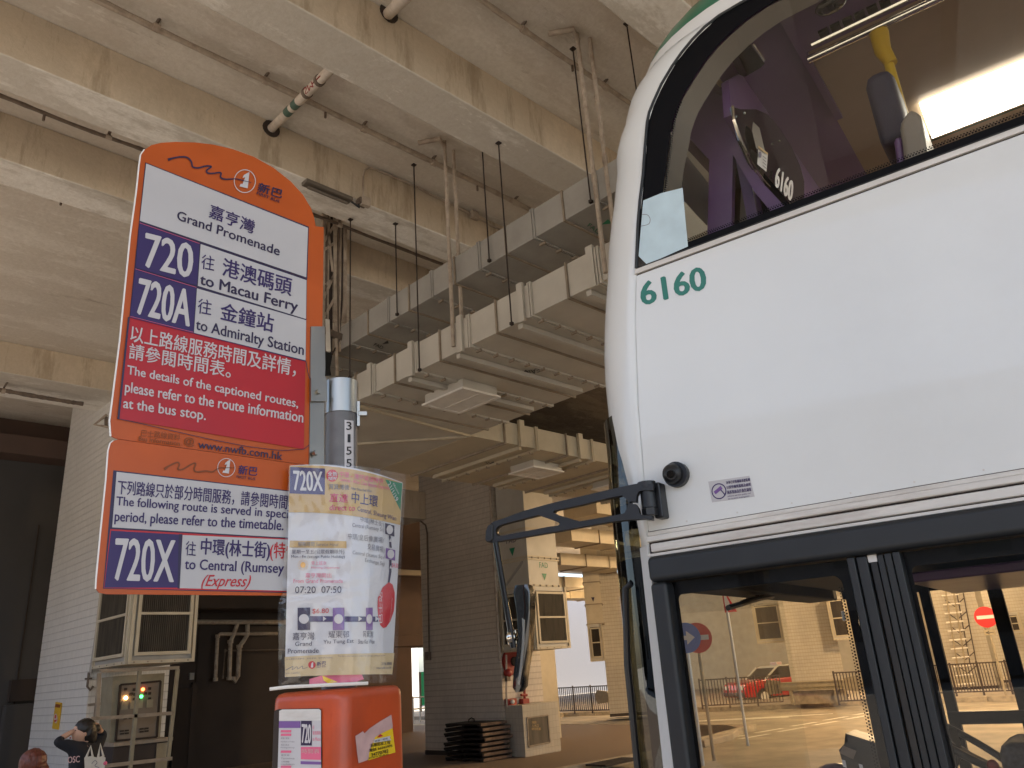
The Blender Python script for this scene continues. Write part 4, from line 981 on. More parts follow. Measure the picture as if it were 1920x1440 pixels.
# front between the corners: lower panel, windscreen, top panel
def fx_(z): return seamx(z)-maska(z)
def front(nm, z0, z1, m, n=6):
    b = MB(); zs_ = [z0+(z1-z0)*i/n for i in range(n+1)]; ys = [.24+(BW-.48)*i/8 for i in range(9)]
    vs = [(fx_(z)-.05*math.sin(PI*(y-.24)/(BW-.48)), y, z) for z in zs_ for y in ys]
    b.add(vs, [(i*9+j, i*9+j+1, (i+1)*9+j+1, (i+1)*9+j) for i in range(n) for j in range(8)])
    return b.build(nm, m, bus, smooth=True)
front('destination_panel', 2.262, 3.0, 'frit'); front('upper_windscreen', 3.0, 4.0, 'bus glass'); front('brow_panel', 4.0, 4.15, 'bus white')
# roof loft
def gmat():
    m = bpy.data.materials.new('roof livery'); m.use_nodes = True; N, L = nodes(m); b = N['Principled BSDF']; b.inputs['Roughness'].default_value = .3; b.inputs['Coat Weight'].default_value = .4
    tc = N.new('ShaderNodeTexCoord'); sp = N.new('ShaderNodeSeparateXYZ'); L.new(tc.outputs['Object'], sp.inputs[0])
    a = N.new('ShaderNodeMath'); a.operation = 'MULTIPLY_ADD'; a.inputs[1].default_value = -.07; L.new(sp.outputs[0], a.inputs[0]); L.new(sp.outputs[2], a.inputs[2])
    g = N.new('ShaderNodeMath'); g.operation = 'GREATER_THAN'; g.inputs[1].default_value = 4.190; L.new(a.outputs[0], g.inputs[0])
    x = N.new('ShaderNodeMixRGB'); x.inputs[1].default_value = (.72, .73, .72, 1); x.inputs[2].default_value = (0, .14, .075, 1); L.new(g.outputs[0], x.inputs[0]); L.new(x.outputs[0], b.inputs['Base Color'])
    MATS['roof livery'] = m
gmat()
rz_ = [(4.15, 0, .43), (4.19, .003, .435), (4.24, .012, .437), (4.30, .035, .435), (4.36, .07, .43), (4.42, .13, .42), (4.47, .22, .40), (4.51, .38, .36), (4.53, .62, .30)]
m = MB(); rows = []
for z, y0, a in rz_:
    x0 = .475+max(0, (z-4.15))*.55; b_ = .24
    r = [(XR, y0, z), (x0, y0, z)]
    for i in range(1, 9):
        t = PI/2*i/8; r.append((x0-a*math.sin(t), y0+b_*(1-math.cos(t)), z))
    r2 = [(x, BW-y, z) for x, y, z in r[::-1]]; rows.append(r+r2)
nn = len(rows[0]); m.add([v for r in rows for v in r], [(i*nn+j, i*nn+j+1, (i+1)*nn+j+1, (i+1)*nn+j) for i in range(len(rows)-1) for j in range(nn-1)])
m.f.append(tuple(range((len(rows)-1)*nn, len(rows)*nn)))
m.build('roof', 'roof livery', bus, smooth=True)
# upper side window
out = [(.009, 3.256), (.024, 3.34), (.040, 3.43), (.06, 3.52), (.087, 3.62), (.110, 3.73), (.135, 3.838), (.150, 3.88), (.174, 3.917), (.215, 3.975), (.267, 4.029), (.312, 4.067), (.361, 4.10), (.415, 4.127), (.475, 4.143), (.56, 4.148), (XR-.1, 4.148)]
inn = [(.086, 3.285), (.105, 3.36), (.125, 3.44), (.150, 3.52), (.178, 3.62), (.205, 3.72), (.232, 3.80), (.250, 3.835), (.272, 3.87), (.304, 3.905), (.345, 3.945), (.388, 3.985), (.44, 4.02), (.50, 4.05), (.565, 4.072), (.64, 4.085), (XR-.1, 4.085)]
n = len(out); m = MB()
m.add([(x, .001, z) for x, z in out]+[(x, .001, z) for x, z in inn], [(i, i+1, n+i+1, n+i) for i in range(n-1)])
m.add([(.009, .001, 3.256), (XR-.1, .001, 3.256), (XR-.1, .001, 3.285), (.086, .001, 3.285)], [(0, 1, 2, 3)])
m.build('window_border', 'frit', bus)
uw = rawmesh('upper_window', [(x, .004, z) for x, z in out]+[(XR-.1, .004, 3.256)], [tuple(range(n+1))], 'bus glass', bus)
dots = MB()   # dotted fade along the border
def dotrow(pts, nx, nz, step=.0085):
    for (a, b) in zip(pts, pts[1:]):
        L_ = math.hypot(b[0]-a[0], b[1]-a[1]); k = max(1, int(L_/step))
        if L_ > 3: k = int(2.2/step); b = (a[0]+2.2, b[1])
        for i in range(k):
            x = a[0]+(b[0]-a[0])*i/k; z = a[1]+(b[1]-a[1])*i/k
            for r, s in ((.006, .0026), (.0125, .0019)):
                px_, pz_ = x+nx*r+(.5*step if r > .01 else 0)*(abs(nz) > .5), z+nz*r+(.5*step if r > .01 else 0)*(abs(nx) > .5)
                dots.add([(px_-s, .0012, pz_-s), (px_+s, .0012, pz_-s), (px_+s, .0012, pz_+s), (px_-s, .0012, pz_+s)], [(0, 1, 2, 3)])
dotrow([(inn[0][0], 3.285), (2.4, 3.285)], 0, 1); dotrow(inn[:9], 1, 0)
stuff(dots.build('border_dots', 'frit', bus))
# grey rubber bead round the window
bead = MB().tube([(x-.004, -.002, z+.002) for x, z in out[:-1]]+[(3.0, -.002, 4.152)], .006, 6).build('window_bead', 'rubber', bus)
MB().tube([(.006, -.002, 3.254), (XR, -.002, 3.254)], .005, 6).build('window_bead', 'rubber', bus)
# inner lining of the window opening
n2 = len(inn); m = MB()
m.add([(x, .012, z) for x, z in inn]+[(x+.035 if i < n2-1 else x, .075, z-.03 if i > 4 else z) for i, (x, z) in enumerate(inn)], [(i, i+1, n2+i+1, n2+i) for i in range(n2-1)])
m.build('window_lining', 'bus lining', bus, smooth=True)
# upper saloon
MB().box((.1, .03, 2.33), (XR, BW-.03, 2.36)).build('upper_floor', 'bus purple dark', bus)
MB().box((.05, .034, 2.4), (XR, .06, 3.27)).build('inner_side_lining', 'bus lining', bus)
MB().box((.3, BW-.06, 2.4), (XR, BW-.034, 3.27)).build('inner_side_lining', 'bus lining', bus)
# ceiling: purple cove above the seats on both sides, cream middle, dome in front
cx = .64
def quadstrip(nm, pts, x0, x1, m): # pts in (y,z)
    b = MB(); k = len(pts); b.add([(x0, y, z) for y, z in pts]+[(x1, y, z) for y, z in pts], [(i, i+1, k+i+1, k+i) for i in range(k-1)]); return b.build(nm, m, bus, smooth=True)
quadstrip('ceiling_cove', [(.03, 4.09), (.08, 4.13), (.2, 4.155), (.44, 4.165)], cx, XR, 'bus purple')
quadstrip('ceiling_panel', [(.44, 4.185), (1.0, 4.205), (1.1, 4.205)], cx, XR, 'bus cream')
quadstrip('ceiling_panel', [(1.52, 4.205), (2.06, 4.19), (2.3, 4.165), (2.46, 4.09)], cx, XR, 'bus cream')
MB().box((.80, 1.1, 4.212), (XR, 1.52, 4.22)).build('light_trough', 'bus cream', bus)
MB().box((cx, 1.1, 4.205), (.80, 1.52, 4.215)).build('ceiling_panel', 'bus cream', bus)
MB().box((.97, 1.16, 4.185), (5, 1.46, 4.205)).build('strip_light', emit('saloon light', (1, .93, .80), 3.5), bus)
bl_ = bpy.data.lights.new('saloon_lamp', 'AREA'); bl_.shape = 'RECTANGLE'; bl_.size = 3.6; bl_.size_y = .25; bl_.energy = 9; bl_.color = (1, .86, .64)
lo = bpy.data.objects.new('saloon_lamp', bl_); COL.objects.link(lo); lo.parent = bus; lo.location = (2.9, 1.31, 4.17)
# upper front dome and bulkhead
b = MB(); ys = [.03+(BW-.06)*i/10 for i in range(11)]; xs_ = [.12, .2, .3, .42, .54, .64]
vs = [(x, y, 4.165-.9*max(0, (.5-x))**1.5*1.0+.02*(x > .6)+.02*math.sin(PI*y/BW)) for x in xs_ for y in ys]
b.add(vs, [(i*11+j, i*11+j+1, (i+1)*11+j+1, (i+1)*11+j) for i in range(5) for j in range(10)]); b.build('front_dome', 'bus purple', bus, smooth=True)
MB().obox((.655, .05, 4.165), (.655, 1.0, 4.20), .03, .03).build('dome_trim', 'bus purple', bus)
# bulkhead in plane x = .42
XBK = .42; fb4 = lambda px, py: bX(px, py, XBK); fb5 = lambda px, py: bX(px, py, XBK+.015); fb6 = lambda px, py: bX(px, py, XBK+.03); fb7 = lambda px, py: bX(px, py, XBK+.034)
fs_ = lambda px, py: bY(px, py, .24)
poly('bulkhead_post', [(1276, 240), (1290, 196), (1330, 168), (1374, 190), (1374, 300), (1371, 440), (1326, 448), (1330, 300)], fs_, 'bus purple', bus, (0, .03, 0))
poly('bulkhead_rim', [(1374, 290), (1374, 250), (1400, 300), (1432, 345), (1470, 385), (1450, 402), (1415, 360)], lambda px, py: bY(px, py, .22), 'bus purple', bus, (0, .03, 0))
poly('bulkhead_recess', [(1370, 250), (1480, 380), (1480, 440), (1370, 460)], lambda px, py: bY(px, py, .34), 'frit', bus, (0, .01, 0))
poly('recess_panel', [(1390, 345), (1425, 385), (1408, 430), (1386, 430)], lambda px, py: bY(px, py, .32), 'bus lining', bus)
poly('bulkhead', [(1372, 215), (1366, 150), (1420, 120), (1500, 105), (1560, 170), (1620, 290), (1640, 330), (1500, 395), (1470, 380)], fb4, 'bus purple', bus, (-.03, 0, 0))
MB().box((.36, .26, 2.4), (.40, BW-.1, 3.72)).build('lower_bulkhead', 'bus purple dark', bus)
ov = [(1374, 200), (1388, 205), (1418, 205), (1440, 215), (1462, 240), (1484, 275), (1500, 310), (1508, 340), (1508, 385), (1482, 382), (1458, 368), (1432, 340), (1408, 305), (1389, 262)]
poly('equipment_cover', ov, fb5, 'gloss black', bus, (-.012, 0, 0))
MB().tube([fb6(*p) for p in [(1374, 200), (1376, 225), (1389, 262), (1408, 305), (1432, 340), (1458, 368), (1482, 384)]], .006, 6).build('cover_rim', 'chrome', bus, smooth=True)
poly('cover_panel', [(1412, 228), (1424, 240), (1436, 290), (1418, 278), (1410, 245)], fb6, 'bus lining', bus)
poly('warning_sticker', [(1422, 273), (1440, 287), (1437, 322), (1420, 308)], fb6, 'white print', bus)
poly('sticker_edge', [(1422, 273), (1440, 287), (1440, 291), (1422, 277)], fb7, 'tan print', bus)
disc('sticker_mark', (1425, 290), 3, 6, fb7, 'purple print', bus)
for i in range(4): poly('sticker_line', [(1430, 291+i*6), (1437, 297+i*6), (1437, 299+i*6), (1430, 293+i*6)], fb7, 'grey print', bus)
text('6160', (1453, 348), (1484, 379), (1457, 311), fb6, 'white print', bus, off=.035, name='fleet_number')
for p in ((1396, 212), (1461, 264)): MB().sphere(fb6(*p), .006, 8, 6).build('screw', 'chrome', bus)
# ceiling fittings
fz = lambda px, py: bZ(px, py, 4.13)
poly('speaker_grille', [(1366, 98), (1408, 80), (1432, 112), (1424, 120), (1395, 137), (1384, 132)], fz, 'gloss black', bus, (0, 0, -.02))
MB().tube([bZ(1410, 82, 4.105), bZ(1433, 113, 4.105)], .006, 6).build('grille_edge', 'chrome', bus)
poly('reading_lamp', [(1306, 122), (1318, 120), (1356, 155), (1352, 166)], fz, 'gloss black', bus, (0, 0, -.02))
poly('lamp_lens', [(1321, 120), (1334, 128), (1356, 155), (1350, 160), (1320, 131)], lambda px, py: bZ(px, py, 4.105), 'bus cream', bus, (0, 0, -.012))
a = bZ(1558, 10, 4.14); MB().sphere(a, .045, 14, 8, (1.3, .9, .5)).build('cctv_dome', 'gloss black', bus, smooth=True)
MB().tube([(cx+.03, .425, 4.12), (5, .435, 4.12)], .016, 10).build('handrail', 'chrome', bus, smooth=True)
MB().tube([(cx+.06, .39, 4.15), (5, .40, 4.15)], .008, 6).build('handrail', 'chrome', bus, smooth=True)
for i in range(6): MB().box((.74+i*.045, .34, 4.145), (.775+i*.045, .37, 4.158)).build('vent_slot', 'frit', bus)
yp = .44; p0, p1 = bY(1648, 62, yp), bY(1716, 290, yp)
MB().tube([p0, bY(1655, 95, yp), bY(1672, 120, yp)], [.035, .03, .022], 10).build('stanchion_socket', 'handrail yellow', bus, smooth=True)
MB().tube([bY(1655, 80, yp), p1, p1+Vector((0, 0, -.9))], .017, 12).build('stanchion', 'handrail yellow', bus, smooth=True)
MB().sphere(bY(1712, 252, yp), .035, 10, 8, (1, 1, 1.4)).build('stanchion_knob', 'black plastic', bus, smooth=True)
# seats (a row of backs; the first shows its headrest)
def seat(x, y):
    s = MB()
    prof = [(0, 2.75), (.02, 3.2), (.055, 3.52), (.10, 3.56), (.125, 3.52), (.10, 3.2), (.09, 2.75)]
    MB().prism([(x+a, y, z) for a, z in prof], (0, .42, 0)).build('seat_back', 'seat shell', bus, bevel=.02)
    MB().prism([(x+a-.028, y+.015, z) for a, z in ((0, 2.75), (.025, 3.2), (.055, 3.48), (.08, 3.48), (.05, 3.2), (.028, 2.75))], (0, .39, 0)).build('seat_cushion', 'bus purple', bus, bevel=.012)
    MB().box((x-.02, y+.07, 3.50), (x+.075, y+.35, 3.80)).build('headrest', 'headrest purple', bus, bevel=.035)
    MB().box((x-.42, y, 2.72), (x+.05, y+.42, 2.83)).build('seat_base', 'seat fabric', bus, bevel=.03)
seat(.875, .16)
for r in range(1, 4): seat(.875+.8*r, .16)
for r in range(4): seat(.9+.8*r, 1.9)
MB().box((XR-.05, 0.03, .4), (XR, BW-.03, 4.15)).build('rear_panel', 'bus white', bus)
# sky reflection in the window corner, painted as a pale blue sheet with a loop
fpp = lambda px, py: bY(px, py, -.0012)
poly('reflection_sheet', [(1206, 376), (1240, 362), (1280, 352), (1284, 400), (1290, 462), (1213, 496), (1197, 482)], fpp, 'painted reflection', bus)
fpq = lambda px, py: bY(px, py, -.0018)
ribbon('reflection_loop', [(1204, 402), (1214, 403), (1219, 411), (1216, 420), (1202, 424)], [.5]*5, fpq, 'grey print', bus)
poly('reflection_corner', [(1197, 480), (1213, 496), (1195, 500)], fpq, 'gloss black', bus)

# fleet number, sticker, camera on the side
sf = lambda px, py: bY(px, py, -.0012)
g0 = [('6', 1202, 1236, 572, 567), ('1', 1244, 1256, 560, 557), ('6', 1262, 1288, 556, 551), ('0', 1294, 1321, 550, 543)]
text('6160', (1205, 573), (1325, 541), (1199, 531), sf, 'bus green', bus, off=.06, name='fleet_number')
text('6160', (1205, 573), (1325, 541), (1199, 531), lambda px, py: bY(px, py, -.0008), 'bus green', bus, off=.05, name='fleet_number_shadow') if 0 else None
poly('camera_notice', [(1328, 903), (1405, 892), (1415, 931), (1335, 942)], sf, 'white plate', bus)
sg = lambda px, py: bY(px, py, -.0020)
disc('notice_ring', (1348, 921), 14, 15, sg, 'purple print', bus, ring=.86)
poly('notice_camera', [(1338, 922), (1351, 911), (1355, 916), (1342, 927)], sg, 'mid purple', bus)
ribbon('notice_bracket', [(1351, 918), (1357, 925), (1360, 929)], [1, 1, 1], sg, 'purple print', bus)
for i, s in enumerate(('本車已安裝攝錄系統監察', '以提供優質服務及處理', '乘客投訴及作事件調查')):
    text(s, (1362+i, 908+i*9), (1407+i, 902+i*9), (1361+i, 902+i*9), sg, 'purple print', bus, off=.02, name='notice_text')
for i, s in enumerate(('Video recording is operative to', 'enhance service quality and', 'for incident investigation')):
    text(s, (1363+i, 928+i*5), (1409-i*2, 922+i*5), (1363+i, 924+i*5), sg, 'purple print', bus, name='notice_text')
c = bY(1271, 891, 0)
cdm = MB().tube([(c.x, .0, c.z), (c.x, -.022, c.z)], .042, 22).build('side_camera', 'black plastic', bus, smooth=True)
def sub(b, nm, m, par, **k): return b.build(nm, m, par, **k)
MB().sphere((c.x-.006, -.026, c.z+.002), .034, 20, 12).build('camera_dome', 'black plastic', cdm, smooth=True)
MB().tube([(c.x, -.05, c.z-.004), (c.x+.001, -.0605, c.z-.006)], .013, 14).build('camera_lens', 'gloss black', cdm, smooth=True)
MB().tube([(c.x, -.045, c.z-.004), (c.x+.001, -.056, c.z-.006)], .017, 14).build('lens_ring', 'rubber', cdm, smooth=True)

# mirror hinge, arm and mirror
hx = -.035
hg = MB().box((-.028, -.05, 2.335), (.004, -.001, 2.452)).build('mirror_hinge', 'black plastic', bus, bevel=.006)
MB().tube([(hx, -.062, 2.37), (hx, -.062, 2.435)], .024, 18).build('hinge_barrel', 'black plastic', hg, smooth=True)
MB().tube([(hx, -.062, 2.435), (hx, -.062, 2.455)], .030, 18).build('hinge_cap', 'black plastic', hg, smooth=True)
MB().tube([(hx, -.062, 2.345), (hx, -.062, 2.368)], .026, 6).build('hinge_nut', 'black plastic', hg)
MB().tube([(hx, -.062, 2.328), (hx, -.062, 2.346)], .009, 8).build('hinge_bolt', 'steel', hg)
# arm: flat casting with two windows, swings outwards and forward
ap = Vector((hx, -.062, 0))
ad = Vector((-.93, -.22, 0)).normalized(); an = Vector((-ad.y, ad.x, 0))
def arm(px, py):      # photo point met with the arm's own upright plane
    d = ray(px, py); l = Vector((-(d.x*BU.x+d.y*BU.y), d.x*BN.x+d.y*BN.y, d.z)); o = Vector((-BS, -BP, H+.15))
    t = (ap-Vector((o.x, o.y, 0))).dot(an)/(l.x*an.x+l.y*an.y); return o+l*t
A = lambda cx_, cy_: arm(900+cx_/5.142, 860+cy_/5.142)
def armbar(pts_top, pts_bot, nm='arm_casting'):
    v = [A(*p) for p in pts_top]; w_ = [A(*p) for p in pts_bot]
    return MB().prism(v+w_[::-1], an*.028)
def holed(outer, holes, depth, nm, m, par, bev=.003):
    cu = bpy.data.curves.new('c', 'CURVE'); cu.dimensions = '2D'; cu.fill_mode = 'BOTH'; cu.extrude = .5
    for P in [outer]+holes:
        s = cu.splines.new('POLY'); s.points.add(len(P)-1); s.use_cyclic_u = True
        for q, (x, y) in zip(s.points, P): q.co = (x/100, -y/100, 0, 1)
    ob = bpy.data.objects.new('c', cu); COL.objects.link(ob); me = bpy.data.meshes.new_from_object(ob.evaluated_get(bpy.context.evaluated_depsgraph_get())); bpy.data.objects.remove(ob)
    for v in me.vertices: v.co = A(v.co.x*100, -v.co.y*100)+an*depth*(v.co.z+.5)
    bm = bmesh.new(); bm.from_mesh(me); bmesh.ops.remove_doubles(bm, verts=bm.verts, dist=1e-5); bmesh.ops.dissolve_limit(bm, angle_limit=.01, verts=bm.verts, edges=bm.edges); bmesh.ops.recalc_face_normals(bm, faces=bm.faces); bm.to_mesh(me); bm.free()
    me.materials.clear(); me.materials.append(MATS[m]); o = link(bpy.data.objects.new(nm, me), par)
    b = o.modifiers.new('b', 'BEVEL'); b.width = bev; b.segments = 2; b.limit_method = 'ANGLE'; b.angle_limit = .7; return o
holed([(130, 640), (160, 618), (220, 598), (450, 515), (700, 445), (1000, 375), (1300, 305), (1480, 265), (1600, 245), (1690, 262), (1690, 318), (1600, 318), (1550, 330), (1530, 370), (1525, 430), (1500, 425), (1462, 428), (1470, 448), (1520, 450), (1545, 490), (1560, 545), (1600, 558), (1680, 560), (1680, 600), (1600, 592), (1500, 598), (1450, 600), (1280, 620), (985, 672), (800, 706), (700, 722), (450, 765), (200, 808), (130, 815)],
      [[(215, 655), (300, 628), (450, 590), (590, 555), (690, 590), (780, 625), (795, 640), (780, 655), (700, 665), (450, 712), (240, 752), (200, 750), (182, 720), (190, 680)],
       [(730, 530), (745, 512), (1000, 458), (1280, 388), (1390, 368), (1432, 400), (1452, 440), (1440, 490), (1410, 540), (1280, 565), (985, 615), (900, 590), (780, 555)]], .028, 'mirror_arm', 'black plastic', bus)
MB().prism([A(135, 640), A(110, 655), A(90, 710), A(85, 800), A(105, 818), A(140, 815), A(160, 790), A(160, 640)], an*.034).build('arm_end_cap', 'black plastic', bus, bevel=.006)
t0, t1 = arm(932, 1018), arm(965, 1215)
MB().tube([t0+an*.012, (t0+t1)/2+an*.012, t1+an*.012], .011, 10).build('mirror_stem', 'gloss black', bus, smooth=True)
MB().tube([t0+an*.03+ad*-.012, t1+an*.03+ad*-.012], .004, 6).build('stem_cable', 'rubber', bus)
# mirror housing: shallow curved shell seen from behind its edge
mc = arm(978, 1195)+an*.0
ht = arm(975, 1098).z; hb_ = arm(975, 1296).z
M0 = Vector((mc.x, mc.y, 0))
mp_ = MB(); rows = []; nz = 14
vd = Vector((math.sin(math.radians(41)), math.cos(math.radians(41)), 0))    # world view direction, for orienting the shell
sd_w = Vector((vd.y, -vd.x, 0))                                            # to the right in the photo
toL = lambda v: Vector((-(v.x*BU.x+v.y*BU.y), v.x*BN.x+v.y*BN.y, v.z))
side, deep = toL(sd_w), toL(vd)
ml = [(969, 1098), (966, 1110), (972, 1150), (975, 1190), (972, 1225), (966, 1262), (965, 1288), (971, 1296)]
mr = [(994, 1097), (999, 1112), (999, 1150), (997, 1190), (993, 1225), (987, 1262), (984, 1288), (979, 1298)]
for a, b in zip(ml, mr):
    A_, B_ = arm(*a), arm(*b); z = (A_.z+B_.z)/2; c = (A_+B_)/2; wv = (B_-A_).length/2; pa = (B_-A_); pa.z = 0; pa.normalize(); pb = Vector((-pa.y, pa.x, 0))
    if pb.dot(deep) < 0: pb = -pb
    dp = .055 if 1100 < a[1] < 1290 else .04; ring = []
    for (x_, y_) in ((-1, .0), (-.9, .3), (-.5, .75), (.1, .98), (.8, 1), (1, .9), (.97, .0), (.8, -.06), (0, -.10), (-.8, -.07)):
        q = c+pa*x_*wv*.93+pb*(y_*dp)+an*.02; ring.append((q.x, q.y, z))
    rows.append(ring)
nz = len(rows)-1
k = len(rows[0]); mp_.add([v for r in rows for v in r], [(i*k+j, i*k+(j+1) % k, (i+1)*k+(j+1) % k, (i+1)*k+j) for i in range(nz) for j in range(k)])
mp_.f.append(tuple(range(k))); mp_.f.append(tuple(nz*k+j for j in range(k)))
ms = mp_.build('mirror_housing', 'gloss black', bus, smooth=True)
gl = [arm(985, 1159), arm(990, 1163), arm(990, 1206), arm(986, 1251), arm(981, 1284), arm(977, 1282), arm(982, 1242), arm(985, 1206), arm(986, 1181)]
MB().prism([q-pb*.03 for q in gl], pb*.004).build('mirror_glass', 'chrome', ms)
j = arm(962, 1195)
MB().sphere(j+an*.012, .020, 14, 10).build('mirror_joint', 'chrome', bus, smooth=True)
MB().box(tuple(j+Vector((-.02, -.01, -.025))), tuple(j+Vector((.02, .03, .025)))).build('mirror_bracket', 'chrome', bus, bevel=.006)
MB().tube([j+an*.0, j+side*.05], .008, 8).build('mirror_pin', 'chrome', bus)

# lower deck: door frame, leaves, pillars
MB().box((-.088, -.028, 2.140), (1.42, .03, 2.2215)).build('door_header', 'rubber', bus, bevel=.018, bseg=4)
MB().box((-.088, -.024, .35), (-.030, .045, 2.1385)).build('door_jamb', 'rubber', bus, bevel=.014, bseg=4)
MB().box((1.33, -.024, .35), (1.42, .03, 2.1385)).build('door_jamb', 'rubber', bus, bevel=.014, bseg=4)
def leaf(x0, x1, nm):
    fr_ = MB().box((x0, .030, 2.098), (x1, .045, 2.1385)).build('door_leaf', 'frit', bus)
    rawmesh('glass_pane', [(x0, .029, .35), (x1, .029, .35), (x1, .029, 2.14), (x0, .029, 2.14)], [(0, 1, 2, 3)], 'door glass', fr_)
    m = MB()
    # corner rounded black border, printed just behind the glass
    def arc(cx_, cz_, r, a0, a1, n=6): return [(cx_+r*math.cos(a0+(a1-a0)*i/n), cz_+r*math.sin(a0+(a1-a0)*i/n)) for i in range(n+1)]
    ix0, ix1, iz = x0+.016, x1-.034, 2.100
    if nm == 2: ix0 = x0+.014
    inner = [(ix0, .35)]+arc(ix0+.02, iz-.02, .02, PI, PI/2)+arc(ix1-.03, iz-.03, .03, PI/2, 0)+[(ix1, .35)]
    outer = [(x0, .35)]+[(x0, 2.1)]*7+[(x1, 2.1)]*7+[(x1, .35)]
    k = len(inner); m.add([(a, .031, b) for a, b in inner]+[(a, .031, b) for a, b in outer], [(i, i+1, k+i+1, k+i) for i in range(k-1)])
    m.build('glass_border', 'frit', fr_)
    d = MB()
    for i in range(90):
        z = 2.06-i*.0085
        for r, s in ((.005, .0026), (.0115, .0018)):
            x = ix1-r; zz_ = z+(.004 if r > .01 else 0); d.add([(x-s, .0312, zz_-s), (x+s, .0312, zz_-s), (x+s, .0312, zz_+s), (x-s, .0312, zz_+s)], [(0, 1, 2, 3)])
    stuff(d.build('border_dots', 'frit', fr_))
leaf(-.034, .524, 1); leaf(.662, 1.33, 2)
for x0, x1, y0 in ((.524, .545, -.014), (.547, .576, -.006), (.579, .600, .004), (.602, .620, -.002), (.622, .642, -.008), (.644, .664, -.014)):
    MB().box((x0, y0, .35), (x1, .05, 2.1385)).build('door_seal', 'rubber' if x0 != .579 else 'black plastic', bus, bevel=.004)
MB().box((.578, .0, 2.12), (.601, .052, 2.139)).build('seal_cap', 'bus trim', bus)
# white corner strip and dark lower windscreen
m = MB(); zs_ = [.9, 1.6, 1.9, 2.18, 2.262]
def strx(z): return -.136+(z-1.6)*(.009/.58)
for a, b in zip(zs_, zs_[1:]):
    m.prism([(strx(a)-.01, .035, a), (-.0885, -.004, a), (-.0885, -.004, b), (strx(b)-.01, .035, b)], (0.01, .02, 0))
m.build('corner_strip', 'bus white', bus)
m = MB(); rows = []
for z in [.9, 1.3, 1.6, 1.8, 2.0, 2.2, 2.3, 2.4, 2.5, 2.62, 2.75]:
    a = .19+.01*(2.6-z) if z < 2.6 else .18; xs = -.135; r = []
    for i in range(9):
        t = PI/2*i/8; r.append((xs-a*math.sin(t), .04+.26*(1-math.cos(t)), z))
    for i in range(1, 9): r.append((xs-a-.05*math.sin(PI*i/16*1.0), .30+(BW-.6)*i/8, z))
    rows.append(r)
m2 = MB()
for (q, j0, j1) in ((m, 7, 16), (m2, 0, 7)):
    k = j1-j0+1; q.add([v for r in rows for v in r[j0:j1+1]], [(i*k+j, i*k+j+1, (i+1)*k+j+1, (i+1)*k+j) for i in range(len(rows)-1) for j in range(k-1)])
m.build('lower_windscreen', 'bus glass', bus, smooth=True); m2.build('windscreen_corner', 'screen edge glass', bus, smooth=True)
for z0, z1 in ((2.33, 2.42), (2.20, 2.235)):
    m = MB(); 
    rr = []
    for z in (z0, z1):
        for i in range(9):
            t = PI/2*i/8; rr.append((-.135-.192*math.sin(t), .042+.26*(1-math.cos(t)), z))
    m.add(rr, [(j, j+1, 9+j+1, 9+j) for j in range(8)]); m.build('windscreen_band', 'frit', bus, smooth=True)
m = MB(); rr = []
for z in (.9, 1.5, 2.0, 2.2): 
    for i in range(9):
        if i > 5: break
        t = PI/2*i/8; rr.append((-.133-.186*math.sin(t)*(.9 if z < 2.1 else 1), .05+.26*(1-math.cos(t)), z))
m.add(rr, [(r*6+j, r*6+j+1, (r+1)*6+j+1, (r+1)*6+j) for r in range(3) for j in range(2)]); m.build('windscreen_border', 'frit', bus, smooth=True)
MB().tube([(-.27, .09, 1.2), (-.25, .07, 1.9), (-.22, .06, 2.14), (-.19, .055, 2.155)], .012, 8).build('wiper_blade', 'black plastic', bus, smooth=True)
# lower saloon: ceiling, far side posts, window rail, windscreen header with wiper motor text, dash
MB().box((-.1, .05, 2.20), (XR, BW-.03, 2.23)).build('lower_ceiling', 'frit', bus)
MB().box((-.32, .25, 2.16), (-.15, BW-.03, 2.26)).build('windscreen_header', 'frit', bus, bevel=.01)
for x0, x1 in ((.28, .33), (.60, .665), (1.5, 1.6)): MB().box((x0, BW-.06, .9), (x1, BW-.02, 2.22)).build('far_window_post', 'frit', bus)
MB().box((.28, BW-.07, 1.50), (XR, BW-.02, 1.56)).build('far_window_rail', 'frit', bus)
MB().box((-.10, BW-.05, .4), (XR, BW-.01, 1.25)).build('far_side_panel', 'bus white', bus)
MB().box((-.12, BW-.05, 2.16), (XR, BW-.01, 2.34)).build('far_side_header', 'frit', bus)
MB().box((.45, 1.2, 2.13), (2.0, BW-.1, 2.17)).build('cab_header', 'bus purple', bus, bevel=.01)
MB().box((XR*.0+2.2, .05, .4), (2.25, BW-.05, 2.2)).build('cab_screen', 'bus purple dark', bus)
MB().box((-.32, .3, .7), (-.05, BW-.05, 1.22)).build('dashboard', 'black plastic', bus, bevel=.03)
MB().box((-.10, .03, .3), (XR, BW-.03, .34)).build('lower_floor', 'bus purple dark', bus)
f_w = lambda px, py: bX(px, py, -.22)
MB().tube([f_w(1365, 1140), f_w(1425, 1122), f_w(1448, 1118)], .012, 7).build('wiper_linkage', 'black plastic', bus)
MB().tube([f_w(1405, 1130), f_w(1436, 1105)], .008, 7).build('wiper_linkage', 'chrome', bus)
MB().tube([f_w(1390, 1130), f_w(1470, 1105), f_w(1515, 1110)], .010, 7).build('wiper_linkage', 'black plastic', bus)
MB().tube([f_w(1455, 1100), f_w(1530, 1095), f_w(1560, 1102), f_w(1580, 1110)], .008, 7).build('wiper_linkage', 'black plastic', bus)
text('VENTURA', (1398, 1126), (1436, 1123), (1398, 1119), f_w, 'black print', bus, off=.03, name='windscreen_text')
text('EH-1800', (1406, 1137), (1431, 1135), (1406, 1133), f_w, 'black print', bus, name='windscreen_text')
